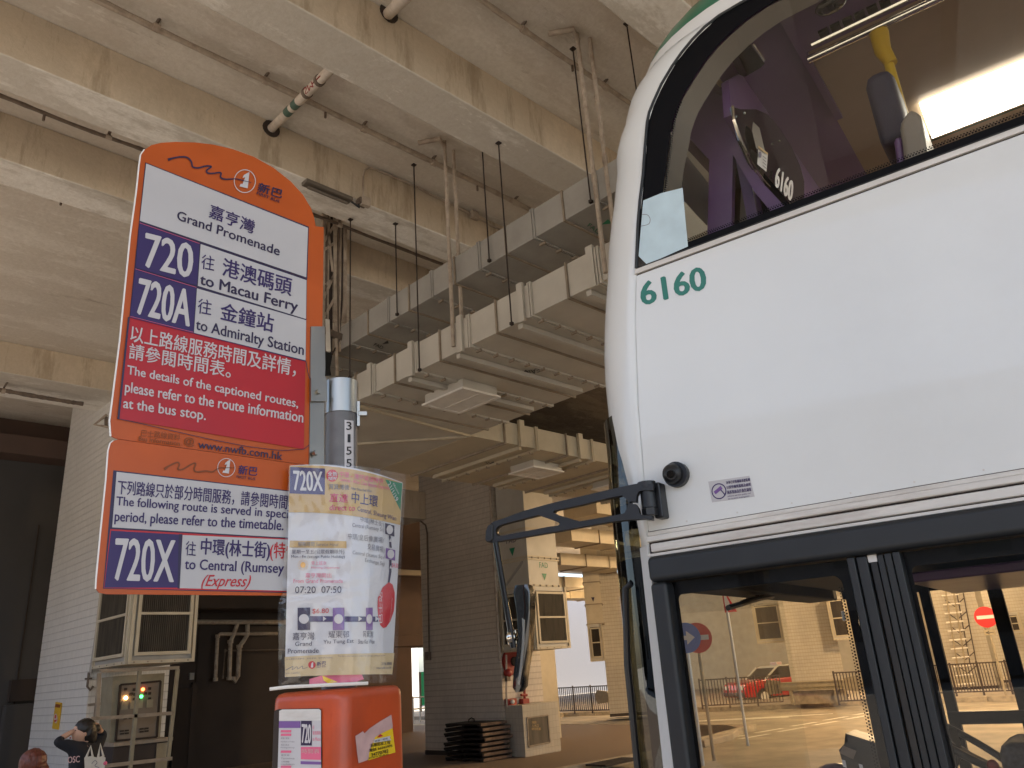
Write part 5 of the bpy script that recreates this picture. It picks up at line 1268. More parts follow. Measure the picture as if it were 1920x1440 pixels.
a = f_w(1583, 1155); MB().box(tuple(a+Vector((-.01, -.02, -.03))), tuple(a+Vector((.01, .02, .03)))).build('catch', 'chrome', bus, bevel=.004)
# ticket machine on its purple pedestal, steering wheel, red knob
fm = lambda px, py: bY(px, py, .75)
a = fm(1600, 1408)
poly('ticket_machine', [(1585, 1375), (1614, 1384), (1640, 1392), (1650, 1440), (1650, 1460), (1588, 1460), (1573, 1406), (1583, 1395)], fm, 'black plastic', bus, (0, .14, 0))
poly('machine_screen', [(1581, 1398), (1606, 1408), (1600, 1424), (1574, 1412)], lambda px, py: bY(px, py, .74), 'pipe dark', bus)
MB().sphere(fm(1560, 1470)+Vector((0, .08, -.03)), .11, 16, 10, (1, 1, .8)).build('pedestal', 'bus purple', bus, smooth=True)
for px, py in ((1578, 1424), (1610, 1432)):
    poly('machine_label', [(px, py), (px+7, py+2), (px+10, py+16), (px+3, py+14)], lambda px, py: bY(px, py, .738), 'white print', bus)
c = bX(1800, 1378, .38); c = Vector((.40, 1.85, 1.475)); tl = Vector((.55, 0, .84)).normalized(); uu = Vector((0, 1, 0)); vv = tl.cross(uu)
MB().tube([c+uu*.23*math.cos(2*PI*i/30)+vv*.23*math.sin(2*PI*i/30) for i in range(31)], .016, 10, cap=False).build('steering_wheel', 'black plastic', bus, smooth=True)
MB().tube([c-tl*.04, c-tl*.02], [.09, .07], 16).build('wheel_hub', 'black plastic', bus, smooth=True)
for t in (.3, 2.2, 4.1): MB().obox(c-tl*.03, c+uu*.22*math.cos(t)+vv*.22*math.sin(t), .04, .015).build('wheel_spoke', 'black plastic', bus)
MB().tube([c-tl*.04, c-tl*.5], .03, 10).build('steering_column', 'black plastic', bus)
MB().sphere(bY(1862, 1435, 1.5), .022, 12, 8).build('red_knob', 'red', bus, smooth=True)
MB().box((.55, 1.75, 1.0), (.72, 2.2, 1.48)).build('driver_seat', 'seat fabric', bus, bevel=.05)
# wheels, so the bus stands on the road
for x in (1.9, 7.6):
    for y in (.12, BW-.42): 
        w_ = MB().tube([(x+.7, y, .48), (x+.7, y+.3, .48)], .48, 28).build('wheel', 'tyre', bus); MB().tube([(x+.7, y-.01, .48), (x+.7, y+.31, .48)], .26, 20).build('rim', 'galvanised', w_)
MB().box((1.42, .0, .32), (2.1, .03, 2.224)).build('lower_side_panel', 'bus white', bus); MB().box((3.1, .0, .32), (XR, .03, 1.25)).build('lower_side_panel', 'bus white', bus)
MB().box((2.1, .0, 1.0), (3.1, .03, 1.25)).build('lower_side_panel', 'bus white', bus)
rawmesh('lower_window', [(2.1, .01, 1.25), (XR, .01, 1.25), (XR, .01, 2.224), (2.1, .01, 2.224)], [(0, 1, 2, 3)], 'door glass', bus)

# ================================================================== BUS STOP POLE WITH ROUTE PLATES
SY = 1.5
stop = empty('bus_stop_sign', (.954, 1.5, 0), label='orange bus stop sign with white, purple and red route plates on a grey pole', cat='bus stop sign')
stop_inv = Vector((-.954, -1.5, 0))
def S(d=0.): return lambda px, py: onY(px, py, SY-d)+stop_inv
PX, PYY, PR = 0., .0, .0365
ptop = onV(640, 752, (.954, 1.5), (math.sin(.566), math.cos(.566))).z
MB().tube([(0, 0, 0), (0, 0, ptop+.03)], PR, 28).build('pole', 'post grey', stop, smooth=True)
MB().tube([(0, 0, ptop-.035), (0, 0, ptop+.045)], PR*1.06, 32).build('band_clamp', 'steel', stop, smooth=True)
ed = Vector((.843, -.537, 0))       # to the right in the photo
fwv = Vector((-.537, -.843, 0))     # towards the camera
MB().obox(ed*(PR+.002)+Vector((0, 0, ptop-.065)), ed*(PR+.002)+Vector((0, 0, ptop-.005)), .006, .03, up=fwv).build('clamp_ear', 'steel', stop)
MB().obox(ed*(PR+.001)+fwv*.01+Vector((0, 0, ptop-.035)), ed*(PR+.022)+fwv*.01+Vector((0, 0, ptop-.035)), .012, .012).build('bolt', 'steel', stop, bevel=.002)
f1 = S(.004)
br_ = [(583, 612), (609, 612), (610, 690), (608, 735), (608, 880), (580, 880)]
poly('bracket', br_, f1, 'steel', stop, (0, .005, 0))
poly('bracket_lug', [(583, 708), (612, 708), (614, 752), (583, 752)], S(.012), 'steel', stop, (0, .006, 0))
for p in ((599, 733), (594, 848)): a = S(.02)(*p); MB().tube([a+Vector((0, .012, 0)), a], .006, 6).build('bolt', 'steel', stop)
# number strip wrapped on the pole
def onpole(px, py, r=PR+.0006):
    d = ray(px, py); o = O+stop_inv; a = d.x*d.x+d.y*d.y; b = 2*(o.x*d.x+o.y*d.y); c_ = o.x*o.x+o.y*o.y-r*r
    D = b*b-4*a*c_
    if D < 0: D = 0
    return o+d*((-b-math.sqrt(D))/(2*a))
subpoly('number_strip', [(646, 787), (663, 789), (663, 880), (646, 880)], onpole, 'white print', stop)
for i, ch_ in enumerate('3155'):
    y = 806+i*23.3; text(ch_, (649.5 if ch_ != '1' else 652, y), (659 if ch_ != '1' else 657, y), (649.5 if ch_ != '1' else 652, y-15), lambda px, py: onpole(px, py, PR+.0012), 'black print', stop, off=.025, name='stop_number')
# upper plate outline (arched) as one metal sheet with rolled edges
up_out = [(209, 818), (207, 790), (226, 640), (246, 440), (257, 360), (262, 312), (265, 290), (272, 280), (284, 272), (303, 267.5), (330, 266), (365, 267), (400, 271), (438, 280), (476, 294), (512, 314), (545, 340), (568, 365), (583, 390), (589, 408), (592, 424), (607, 426), (606, 520), (604.5, 612), (583, 612), (580, 760), (579, 838), (579, 872), (222, 823)]
up = poly('upper_plate', up_out, S(0), 'orange plate', stop, (0, .004, 0))
MB().tube([S(0)(px-.5, py)+Vector((0, .002, 0)) for px, py in up_out[:8]], .0022, 6).build('plate_edge', 'plate edge', up)
lo_out = [(222, 824), (579, 873), (578, 1117), (200, 1114), (186, 1111), (181, 1104), (182, 1085), (190, 1000), (200, 900), (204, 845), (208, 831), (214, 826)]
lw = poly('lower_plate', lo_out, S(.0005), 'orange plate', stop, (0, .004, 0))
MB().tube([S(0)(px-.5, py)+Vector((0, .002, 0)) for px, py in lo_out[5:]], .0020, 6).build('plate_edge', 'plate edge', lw)
C1 = lambda x, y: (180+x/3.2, 250+y/3.2); C2 = lambda x, y: (180+x/3.2, 680+y/3.2)
D1, D2, D3 = S(.0012), S(.0020), S(.0028)
def panel(nm, pts, C, m, par, f=D1): return poly(nm, [C(*p) for p in pts], f, m, par)
def tx(s, bl, br, tl, C, m, par, off=.0, f=D3, shear=0.): return text(s, C(*bl), C(*br), C(*tl), f, m, par, off=off, shear=shear)
def logo(C, sq, ring, one, par, col='dark print'):
    ribbon('logo_stroke', [C(*p) for p in sq], [w for w in ([2.6]+[1.5]*(len(sq)-3)+[.8, .4])], D2, col, par)
    disc('logo_ring', C(*ring[:2]), ring[2]/3.2, ring[3]/3.2, D2, 'white print', par, ring=.93)
    poly('logo_one', [C(*p) for p in one], D3, 'white print', par)
logo(C1, [(432, 158), (465, 148), (510, 141), (548, 145), (572, 170), (580, 200), (612, 207), (660, 196), (692, 200), (664, 222), (672, 238), (700, 240), (748, 236), (748, 262), (775, 275), (850, 274), (930, 294)], (893, 287, 66, 71), [(921, 232), (910, 330), (861, 318), (869, 302), (879, 304), (896, 263), (879, 268), (887, 250), (905, 240)], up)
ribbon('logo_stroke', [C1(*p) for p in [(850, 276), (890, 285), (932, 295)]], [.5, .6, .5], S(.0034), 'dark print', up)
tx('新巴', (968, 346), (1112, 392), (980, 294), C1, 'dark print', up, .05); tx('FIRST BUS', (963, 366), (1099, 417), (968, 350), C1, 'dark print', up, .05)
panel('panel_border', [(296, 174), (1277, 560), (1268, 872), (258, 530)], C1, 'dark print', up)
wp = panel('white_panel', [(301, 181), (1272, 567), (1262, 864), (263, 524)], C1, 'white plate', up, D2)
tx('嘉亨灣', (676, 503), (944, 606), (690, 423), C1, 'purple print', up, .024); tx('Grand Promenade', (485, 517), (1099, 735), (492, 463), C1, 'dark print', up, .035)
panel('panel_border', [(258, 530), (1266, 872), (1258, 1372), (200, 1104)], C1, 'dark print', up)
panel('purple_panel', [(262, 537), (622, 661), (606, 914), (238, 805)], C1, 'purple print', up, D2)
tx('720', (290, 800), (573, 872), (302, 597), C1, 'white print', up, .03)
panel('white_panel', [(628, 664), (1263, 881), (1260, 1114), (611, 915)], C1, 'white plate', up, D2)
tx('往', (630, 812), (708, 828), (637, 724), C1, 'purple print', up, .005); tx('港澳碼頭', (757, 853), (1170, 978), (766, 745), C1, 'purple print', up, .024)
tx('to Macau Ferry', (622, 925), (1206, 1092), (629, 842), C1, 'dark print', up, .035)
panel('purple_panel', [(236, 813), (602, 924), (585, 1194), (205, 1098)], C1, 'purple print', up, D2)
tx('720A', (243, 1083), (558, 1160), (264, 868), C1, 'white print', up, .03)
panel('white_panel', [(606, 930), (1261, 1121), (1257, 1362), (588, 1197)], C1, 'white plate', up, D2)
tx('往', (608, 1078), (690, 1094), (616, 988), C1, 'purple print', up, .005); tx('金鐘站', (744, 1117), (1060, 1196), (754, 1012), C1, 'purple print', up, .024)
tx('to Admiralty Station', (598, 1197), (1244, 1352), (603, 1112), C1, 'dark print', up, .022)
for a, b in (((262, 537), (622, 661)), ((236, 813), (602, 924)), ((205, 1098), (585, 1194))): ribbon('frame_line', [C1(*a), C1(*b)], [.4, .4], S(.0034), 'pink print', up)
poly('red_panel', [C1(203, 1103), C1(1257, 1368), C2(1247, 519), C2(140, 337)], D2, 'red plate', up)
poly('panel_border', [C1(192, 1101), C1(203, 1103), C2(141, 337), C2(128, 334)], S(.0031), 'dark print', up)
ribbon('frame_line', [C2(128, 335), C2(1247, 519), C1(1260, 1368)], [.6, .6, .6], S(.0034), 'dark print', up)
ribbon('frame_line', [C1(203, 1103), C1(1257, 1367)], [.6, .6], S(.0034), 'purple print', up)
tx('以上路線服務時間及詳情，', (205, 1250), (1196, 1462), (214, 1150), C1, 'white print', up, .014)
tx('請參閱時間表。', (196, 1352), (806, 1470), (204, 1258), C1, 'white print', up, .014)
tx('The details of the captioned routes,', (186, 84), (1210, 287), (191, 15), C2, 'white print', up, .022)
tx('please refer to the route information', (172, 195), (1240, 380), (178, 112), C2, 'white print', up, .022)
tx('at the bus stop.', (162, 290), (656, 364), (167, 212), C2, 'white print', up, .022)
tx('巴士路線資料', (270, 440), (503, 469), (275, 400), C2, 'brown print', up, 0); tx('Bus information', (255, 468), (502, 500), (258, 440), C2, 'brown print', up, .01)
tx('@', (527, 498), (588, 508), (531, 443), C2, 'brown print', up, .01); tx('www.nwfb.com.hk', (613, 512), (1117, 584), (617, 466), C2, 'dark print', up, .03)
# lower plate print
logo(C2, [(410, 640), (440, 618), (488, 598), (500, 612), (492, 638), (520, 640), (580, 606), (598, 608), (588, 640), (605, 655), (660, 650), (700, 655), (740, 632), (830, 630)], (782, 630, 54, 57), [(806, 582), (797, 665), (758, 660), (764, 647), (773, 648), (786, 610), (770, 613), (777, 600), (792, 589)], lw, 'brown print')
ribbon('logo_stroke', [C2(*p) for p in [(740, 634), (785, 630), (832, 630)]], [.5, .6, .5], S(.0034), 'brown print', lw)
tx('新巴', (853, 668), (965, 680), (860, 614), C2, 'purple print', lw, .03); tx('FIRST BUS', (841, 690), (955, 706), (845, 675), C2, 'dark print', lw, .015)
panel('panel_border', [(104, 645), (1290, 783), (1285, 1385), (42, 1356)], C2, 'dark print', lw)
panel('white_panel', [(124, 655), (1282, 787), (1282, 1058), (97, 988)], C2, 'white plate', lw, D2)
panel('frame_panel', [(86, 996), (1282, 1062), (1282, 1378), (47, 1352)], C2, 'red print', lw, S(.0016))
panel('purple_panel', [(90, 1008), (505, 1031), (493, 1350), (50, 1350)], C2, 'purple print', lw, D2)
panel('white_panel', [(520, 1034), (1282, 1068), (1282, 1372), (500, 1353)], C2, 'white plate', lw, D2)
panel('panel_border', [(497, 1028), (519, 1029), (502, 1356), (489, 1356)], C2, 'dark print', lw, S(.0024))
panel('panel_border', [(88, 990), (1282, 1057), (1282, 1063), (86, 998)], C2, 'dark print', lw, S(.0024))
tx('下列路線只於部分時間服務，請參閱時間表', (128, 790), (1205, 888), (134, 702), C2, 'purple print', lw, .014)
tx('The following route is served in specific', (120, 872), (1213, 956), (125, 802), C2, 'purple print', lw, .022)
tx('period, please refer to the timetable.', (110, 970), (1122, 1025), (116, 890), C2, 'purple print', lw, .022)
tx('720X', (108, 1306), (463, 1318), (122, 1053), C2, 'white print', lw, .022)
tx('往', (535, 1155), (597, 1162), (541, 1068), C2, 'purple print', lw, .005); tx('中環(林士街)', (627, 1165), (1040, 1190), (634, 1052), C2, 'purple print', lw, .024)
tx('(特快)', (1042, 1188), (1230, 1196), (1048, 1076), C2, 'red print', lw, .012)
tx('to Central (Rumsey St)', (531, 1258), (1222, 1288), (536, 1176), C2, 'purple print', lw, .022)
tx('(Express)', (620, 1362), (905, 1366), (628, 1272), C2, 'red print', lw, .015, shear=.1)
for x, y in ((100, 1360 - 800), (78, 900 - 150), (92, 495), (155, 492), (66, 860), (64, 930), (110, 545), (1340-760, 1000)): pass

# ================================================================== PLASTIC-WRAPPED ROUTE NOTICE
nd = [(20, 1.715), (27.0, 1.700), (30.5, 1.688), (33.2, 1.680), (34.4, 1.688), (35.4, 1.706), (36.3, 1.735), (37.2, 1.775), (38.5, 1.84), (60, 2.0)]
def ndist(az):
    for (a, x), (b, y) in zip(nd, nd[1:]):
        if az <= b: t = (az-a)/(b-a); return x+(y-x)*t
    return nd[-1][1]
def NS(o=0.):
    def f(px, py):
        d = ray(px, py); h = math.hypot(d.x, d.y); az = math.degrees(math.atan2(d.x, d.y)); return O+d*((ndist(az)-o)/h)
    return f
nt_ = empty('route_notice', (0, 0, 0), label='paper 720X route notice in a crinkled clear plastic sleeve tied to the pole', cat='notice')
def gridpoly(nm, left, right, f, m, par, n=26, k=1):
    # surface between a left and a right polyline (photo points), subdivided so it follows the curve
    vs = []; rows_ = len(left)
    for (a, b) in zip(left, right):
        for i in range(n+1): t = i/n; vs.append(f(a[0]+(b[0]-a[0])*t, a[1]+(b[1]-a[1])*t))
    return rawmesh(nm, vs, [(r*(n+1)+i, r*(n+1)+i+1, (r+1)*(n+1)+i+1, (r+1)*(n+1)+i) for r in range(rows_-1) for i in range(n)], m, par)
C3 = lambda x, y: (500+x/5.143, 860+y/5.143); C4 = lambda x, y: (500+x/4.5, 1120+y/4.5)
def bend(pts_l, pts_r, nm, f, m, par, top=lambda t: 0.): return gridpoly(nm, pts_l, pts_r, f, m, par)
# paper: top edge bows down to the right
def q4(nm, tl, tr, br, bl, C, f, m, par, n=24, bow=0.):
    vs = []; R = 24
    def ed(a, b, t, k): return (a[0]+(b[0]-a[0])*t, a[1]+(b[1]-a[1])*t-bow*4*t*(1-t)*k)
    for r in range(R+1):
        for i in range(n+1):
            p, q = ed(tl, tr, i/n, 1), ed(bl, br, i/n, .6); u_ = r/R; vs.append(f(*C(p[0]+(q[0]-p[0])*u_, p[1]+(q[1]-p[1])*u_)))
    return rawmesh(nm, vs, [(r*(n+1)+i, r*(n+1)+i+1, (r+1)*(n+1)+i+1, (r+1)*(n+1)+i) for r in range(R) for i in range(n)], m, par)
pc = lambda x, y: (x, y)
tl, tr_ = C3(222, 70), C3(1312, 232); bl, br2 = C4(153, 674), C4(1060, 650)
pap = q4('paper', tl, tr_, br2, bl, pc, NS(0), 'paper', nt_, 40, bow=14)
N1, N2, N3 = NS(.0016), NS(.0024), NS(.0032)
q4('tan_header', (222, 72), (1308, 238), (1288, 640), (212, 518), C3, N1, 'tan print', nt_, 30, bow=62)
q4('tan_footer', (153, 503), (1078, 470), (1060, 648), (155, 672), C4, N1, 'tan print pale', nt_, 24, bow=8)
def ntx(s, bl, br, tl, C, m, off=0., f=N3): return text(s, C(*bl), C(*br), C(*tl), f, m, nt_, off=off)
def npoly(nm, pts, C, m, f=N2): return subpoly(nm, [C(*p) for p in pts], f, m, nt_)
npoly('purple_panel', [(226, 78), (563, 95), (560, 347), (221, 335)], C3, 'purple print'); ntx('720X', (262, 305), (540, 315), (258, 115), C3, 'white print', .025)
disc('new_badge', C3(632, 163), 11, 11.5, N2, 'red print', nt_); ntx('全新', (590, 168), (680, 170), (590, 125), C3, 'white print', .01); ntx('NEW', (598, 207), (675, 205), (598, 177), C3, 'white print', .03)
ntx('中環 – 灣仔繞道特快', (703, 172), (1125, 245), (707, 118), C3, 'pink print', .005); ntx('Central - Wan Chai Bypass Express', (703, 222), (1180, 310), (705, 178), C3, 'pink print', .005)
ntx('筲箕灣後', (598, 295), (797, 303), (600, 242), C3, 'grey print', .005); ntx('After Shau Kei Wan', (812, 298), (1012, 325), (812, 272), C3, 'grey print', .01)
ntx('直達', (602, 413), (782, 424), (610, 332), C3, 'magenta print', .01); ntx('中上環', (818, 425), (1070, 468), (822, 315), C3, 'purple print', .012)
ntx('direct to', (604, 497), (850, 503), (610, 443), C3, 'magenta print', .01); ntx('Central, Sheung Wan', (872, 515), (1247, 612), (877, 458), C3, 'purple print', .004)
npoly('green_corner', [(1143, 200), (1308, 238), (1290, 500)], C3, 'green print'); ntx('21/1/19', (1166, 245), (1248, 418), (1190, 215), C3, 'white print', .03); ntx('Effective', (1215, 245), (1270, 345), (1228, 232), C3, 'white print')
ntx('中環(林士街)', (902, 615), (1128, 668), (907, 555), C3, 'grey print', .002); ntx('Central (Rumsey St)', (825, 667), (1130, 715), (828, 618), C3, 'grey print', .002)
npoly('stop_box', [(1143, 620), (1232, 645), (1232, 752), (1143, 725)], C3, 'dark print'); disc('stop_dot', C3(1187, 685), 6, 8.5, N3, 'white print', nt_)
npoly('route_line', [(1178, 738), (1197, 743), (1207, 862), (1184, 856)], C3, 'dark print'); npoly('stop_box', [(1150, 860), (1241, 882), (1239, 985), (1148, 960)], C3, 'mid purple'); disc('stop_dot', C3(1197, 920), 6.5, 8.5, N3, 'white print', nt_)
npoly('route_line', [(1182, 972), (1205, 978), (1204, 1090), (1186, 1195), (1168, 1195), (1182, 1090)], C3, 'dark print')
npoly('arrow', [(1180, 800), (1202, 803), (1192, 765)], C3, 'white print', N3); npoly('arrow', [(1184, 1058), (1206, 1060), (1196, 1025)], C3, 'white print', N3)
ntx('中環(皇后像廣場/', (783, 782), (1130, 826), (788, 715), C3, 'grey print', .002); ntx('交易廣場)', (970, 882), (1133, 915), (975, 815), C3, 'grey print', .002)
ntx('Central (Statue Sq /', (828, 930), (1135, 978), (831, 885), C3, 'grey print', .002); ntx('Exchange Sq)', (948, 1005), (1135, 1043), (951, 958), C3, 'grey print', .002)
ntx('$4.30', (1208, 1052), (1268, 1062), (1210, 1003), C3, 'pink print', .005)
npoly('tan_bar', [(225, 790), (768, 795), (770, 862), (220, 856)], C3, 'tan print', N1); ntx('服務時間 Service Hour', (300, 847), (695, 846), (302, 803), C3, 'grey print', .004)
ntx('星期一至五(公眾假期除外)', (243, 924), (748, 924), (244, 876), C3, 'dark print', .004); ntx('Mon - Fri (except Public Holiday)', (237, 964), (752, 966), (238, 930), C3, 'dark print', .008)
disc('sun_disc', C3(350, 1025), 5, 5.4, N2, 'sun print', nt_)
for i in range(16):
    t = 2*PI*i/16; a = C3(350+34*math.cos(t), 1025+36*math.sin(t)); b = C3(350+54*math.cos(t), 1025+56*math.sin(t)); ribbon('sun_ray', [a, b], [.35, .25], N2, 'sun print', nt_)
ntx('早上班次', (430, 1027), (576, 1027), (430, 988), C3, 'pink print'); ntx('Morning Departures', (430, 1066), (702, 1066), (430, 1040), C3, 'pink print')
ntx('嘉亨灣開出', (372, 1147), (623, 1148), (373, 1102), C3, 'pink print', .004); ntx('From Grand Promenade', (258, 1198), (734, 1198), (259, 1160), C3, 'pink print', .002)
ntx('07:20', (273, 1298), (472, 1297), (275, 1232), C3, 'dark print'); ntx('07:50', (527, 1296), (720, 1295), (529, 1230), C3, 'dark print')
lf = [C3(1180, 1190), C3(1215, 1215), C3(1235, 1290), C4(1080, 30), C4(1075, 110), C4(1045, 200), C4(1010, 250), C4(985, 260), C4(958, 235), C4(940, 160), C4(935, 80), C4(940, 0), C3(1080, 1330), C3(1120, 1240)]
subpoly('red_leaf', lf, N2, 'red print', nt_)
text('巴士站', (717, 1168), (717, 1110), (710, 1168), N3, 'white print', nt_); text('Causeway', (733, 1165), (737, 1120), (730, 1165), N3, 'pink paper', nt_)
npoly('route_line', [(362, 158), (940, 162), (940, 206), (362, 206)], C4, 'purple print', N1)
for (x0, x1, c_, rx) in ((261, 367, 'dark print', 42), (558, 656, 'mid purple', 38), (838, 895, 'mid purple', 24)):
    npoly('stop_box', [(x0, 88), (x1, 86), (x1, 275), (x0, 277)], C4, c_); disc('stop_dot', C4((x0+x1)/2, 182), rx/4.5, 9, N3, 'white print', nt_)
for x in (475, 775, 918): npoly('arrow', [(x, 160), (x+30, 180), (x, 202)], C4, 'white print', N3)
ntx('$6.80', (385, 142), (523, 138), (386, 96), C4, 'red print', .004)
ntx('嘉亨灣', (218, 362), (402, 357), (220, 297), C4, 'dark print', .004); ntx('Grand', (240, 411), (380, 408), (241, 375), C4, 'dark print', .006); ntx('Promenade', (178, 474), (438, 468), (179, 434), C4, 'dark print', .006)
ntx('耀東邨', (520, 342), (695, 342), (522, 282), C4, 'dark print', .002); ntx('Yiu Tung Est', (478, 402), (735, 393), (479, 360), C4, 'dark print', .004)
ntx('筲箕灣', (812, 337), (900, 339), (813, 282), C4, 'dark print', .002); ntx('Shau Kei Wan', (772, 392), (910, 392), (773, 354), C4, 'dark print', .004)
ntx('以上資料只供參考，如有更改，恕不另行通知。', (163, 530), (560, 515), (164, 516), C4, 'grey print'); ntx('The above information is subject to change without notice', (600, 505), (1000, 500), (601, 490), C4, 'grey print')
ribbon('logo_stroke', [C4(*p) for p in [(160, 615), (215, 585), (222, 590), (215, 612), (255, 585), (262, 605), (300, 580), (305, 602), (345, 590)]], [.8, .5, .5, .5, .5, .5, .5, .5, .4], N2, 'grey print', nt_)
disc('logo_disc', C4(382, 570), 7, 7.2, N2, 'red print', nt_); npoly('logo_one', [(378, 558), (392, 545), (392, 592), (372, 592)], C4, 'white print', N3)
ntx('新巴', (422, 582), (498, 572), (424, 545), C4, 'purple print', .02); ntx('FIRST BUS', (422, 596), (496, 588), (423, 586), C4, 'purple print', .01)
ntx('2136 8888', (970, 572), (1055, 570), (970, 548), C4, 'grey print', .01); ntx('www.nwfb.com.hk', (925, 605), (1052, 602), (926, 585), C4, 'grey print', .01)
ntx('新世界第一巴士服務有限公司', (157, 650), (275, 644), (158, 636), C4, 'grey print')
# clear sleeve, a little larger than the paper, crinkled
left = [C3(218, 64), C3(190, 600), C3(150, 1300), C4(95, 60), C4(100, 400), C4(100, 748)]
right = [C3(1342, 150), C3(1332, 420), C3(1298, 1000), C4(1122, 40), C4(1110, 400), C4(1092, 716)]
vs = []; rr_, nn_ = 40, 44; random.seed(5)
def pl(P, t):
    k = t*(len(P)-1); i = min(int(k), len(P)-2); f = k-i; return (P[i][0]+(P[i+1][0]-P[i][0])*f, P[i][1]+(P[i+1][1]-P[i][1])*f)
for r in range(rr_+1):
    a, b = pl(left, r/rr_), pl(right, r/rr_)
    for i in range(nn_+1):
        t = i/nn_; x = a[0]+(b[0]-a[0])*t; y = a[1]+(b[1]-a[1])*t-(14*4*t*(1-t) if r == 0 else 0)*.6
        o = .0065+.0016*math.sin(x*.13+y*.045)+.0007*math.sin(x*.31-y*.12)+.001*math.sin(y*.3+x*.05)+(.004*math.exp(-((x-640-(y-1180)*.35)/7)**2) if 1140 < y < 1260 else 0)
        vs.append(NS(o)(x, y))
m_ = rawmesh('plastic_sleeve', vs, [(r*(nn_+1)+i, r*(nn_+1)+i+1, (r+1)*(nn_+1)+i+1, (r+1)*(nn_+1)+i) for r in range(rr_) for i in range(nn_)], 'pouch', nt_)
for p in m_.data.polygons: p.use_smooth = True
ct = MB().tube([NS(.012)(506, 1292), NS(.014)(540, 1288), NS(.013)(620, 1284), NS(.010)(690, 1281)], .0035, 6).build('cable_tie', 'grille white', nt_)
poly('sweet_wrapper', [C4(360, 690), C4(480, 655), C4(800, 640), C4(820, 690), C4(760, 712), C4(420, 735), C4(360, 735)], NS(-.004), 'pink print', nt_)
poly('sweet_wrapper', [C4(470, 660), C4(600, 715), C4(520, 728), C4(480, 700)], NS(-.002), 'yellow paper', nt_)

# ================================================================== ORANGE TIMETABLE CASE ON THE POLE
case = empty('timetable_case', (.954, 1.5, 0), label='orange plastic timetable case round the pole, below the route notice', cat='timetable case')
caz = math.radians(31.5); cdir = Vector((math.sin(caz), math.cos(caz), 0)); sdir_ = Vector((cdir.y, -cdir.x, 0))
ztop = onV(640, 1292, (.954-.13*cdir.x, 1.5-.13*cdir.y), (cdir.x, cdir.y)).z
hs = .098; e1_ = (sdir_*.80-cdir*.60).normalized() ; e2_ = Vector((-e1_.y, e1_.x, 0))
# footprint square with rounded corners; its nearest corner points at the camera
e1_ = (-cdir+sdir_*-.95).normalized(); e2_ = (-cdir+sdir_*1.05).normalized()
def cpt(a, b, z): v = e1_*a+e2_*b; return (v.x, v.y, z)
def rsq(h, r, n=6):
    P = []
    for (cx_, cy_, a0) in ((1, 1, 0), (-1, 1, PI/2), (-1, -1, PI), (1, -1, 3*PI/2)):
        for i in range(n+1): t = a0+PI/2*i/n; P.append((cx_*(h-r)+r*math.cos(t), cy_*(h-r)+r*math.sin(t)))
    return P
rows = []
for z, h in ((ztop-.62, hs*1.04), (ztop-.02, hs), (ztop-.010, hs-.001), (ztop-.003, hs-.005), (ztop, hs-.012), (ztop+.001, hs*.4)):
    rows.append([cpt(a, b, z) for a, b in rsq(h, min(.030, h*.5))])
k = len(rows[0]); m = MB(); m.add([v for r in rows for v in r], [(i*k+j, i*k+(j+1) % k, (i+1)*k+(j+1) % k, (i+1)*k+j) for i in range(len(rows)-1) for j in range(k)])
m.f.append(tuple((len(rows)-1)*k+j for j in range(k))); m.build('case_body', 'orange case', case, smooth=True)
fo = O+Vector((-.954, -1.5, 0))
def face(e, off):       # upright plane of one side of the case
    def f(px, py):
        d = ray(px, py); p = e*(hs*1.012+off); t = (p-Vector((fo.x, fo.y, 0))).dot(e)/(d.x*e.x+d.y*e.y); return fo+d*t
    return f
FL = lambda off: face(e1_, off); FR = lambda off: face(e2_, off)
C4f = C4
poly('window_recess', [C4(62, 958), C4(100, 944), C4(440, 936), C4(460, 948), C4(468, 1300), C4(465, 1600), C4(40, 1600)], FL(.001), 'void', case)
poly('poster', [C4(108, 958), C4(130, 946), C4(440, 942), C4(458, 955), C4(460, 1600), C4(88, 1600)], FL(.0018), 'white plate', case)
poly('poster_top', [C4(106, 958), C4(130, 946), C4(440, 942), C4(458, 955), C4(458, 1040), C4(104, 1040)], FL(.0024), 'bus trim', case)
poly('poster_band', [C4(104, 1045), C4(284, 1045), C4(284, 1102), C4(102, 1102)], FL(.0026), 'mid purple', case)
poly('poster_box', [C4(290, 1042), C4(380, 1042), C4(380, 1250), C4(288, 1250)], FL(.0026), 'dark print', case)
text('720', C4(296, 1228), C4(372, 1232), C4(298, 1068), FL(.0032), 'white print', case, off=.02)
poly('poster_block', [C4(288, 1262), C4(458, 1262), C4(458, 1372), C4(288, 1366)], FL(.0026), 'pink print', case)
text('時間表', C4(296, 1318), C4(445, 1318), C4(296, 1280), FL(.0032), 'pink paper', case)
poly('poster_band', [C4(286, 1382), C4(458, 1388), C4(458, 1412), C4(286, 1408)], FL(.0026), 'mid purple', case)
text('往', C4(386, 1112), C4(402, 1112), C4(386, 1080), FL(.0032), 'pink print', case); text('港澳碼頭', C4(386, 1160), C4(456, 1160), C4(386, 1128), FL(.0032), 'pink print', case); text('to Macau', C4(386, 1210), C4(456, 1210), C4(386, 1180), FL(.0032), 'pink print', case)
for y in (1120, 1150, 1292, 1420): poly('poster_tag', [C4(120, y), C4(208, y), C4(206, y+20), C4(118, y+20)], FL(.0026), 'pink print', case)
for i, (y, s) in enumerate(((1182, '星期一至五'), (1212, 'Mondays to Fridays'), (1238, '每日 班次'), (1262, 'Frequency'), (1325, '嘉亨灣'), (1352, 'Terminus'), (1380, '公眾假期'), (1402, 'Holidays'))):
    text(s, C4(120, y+14), C4(190+(i % 2)*45, y+14), C4(120, y), FL(.003), 'grey print', case)
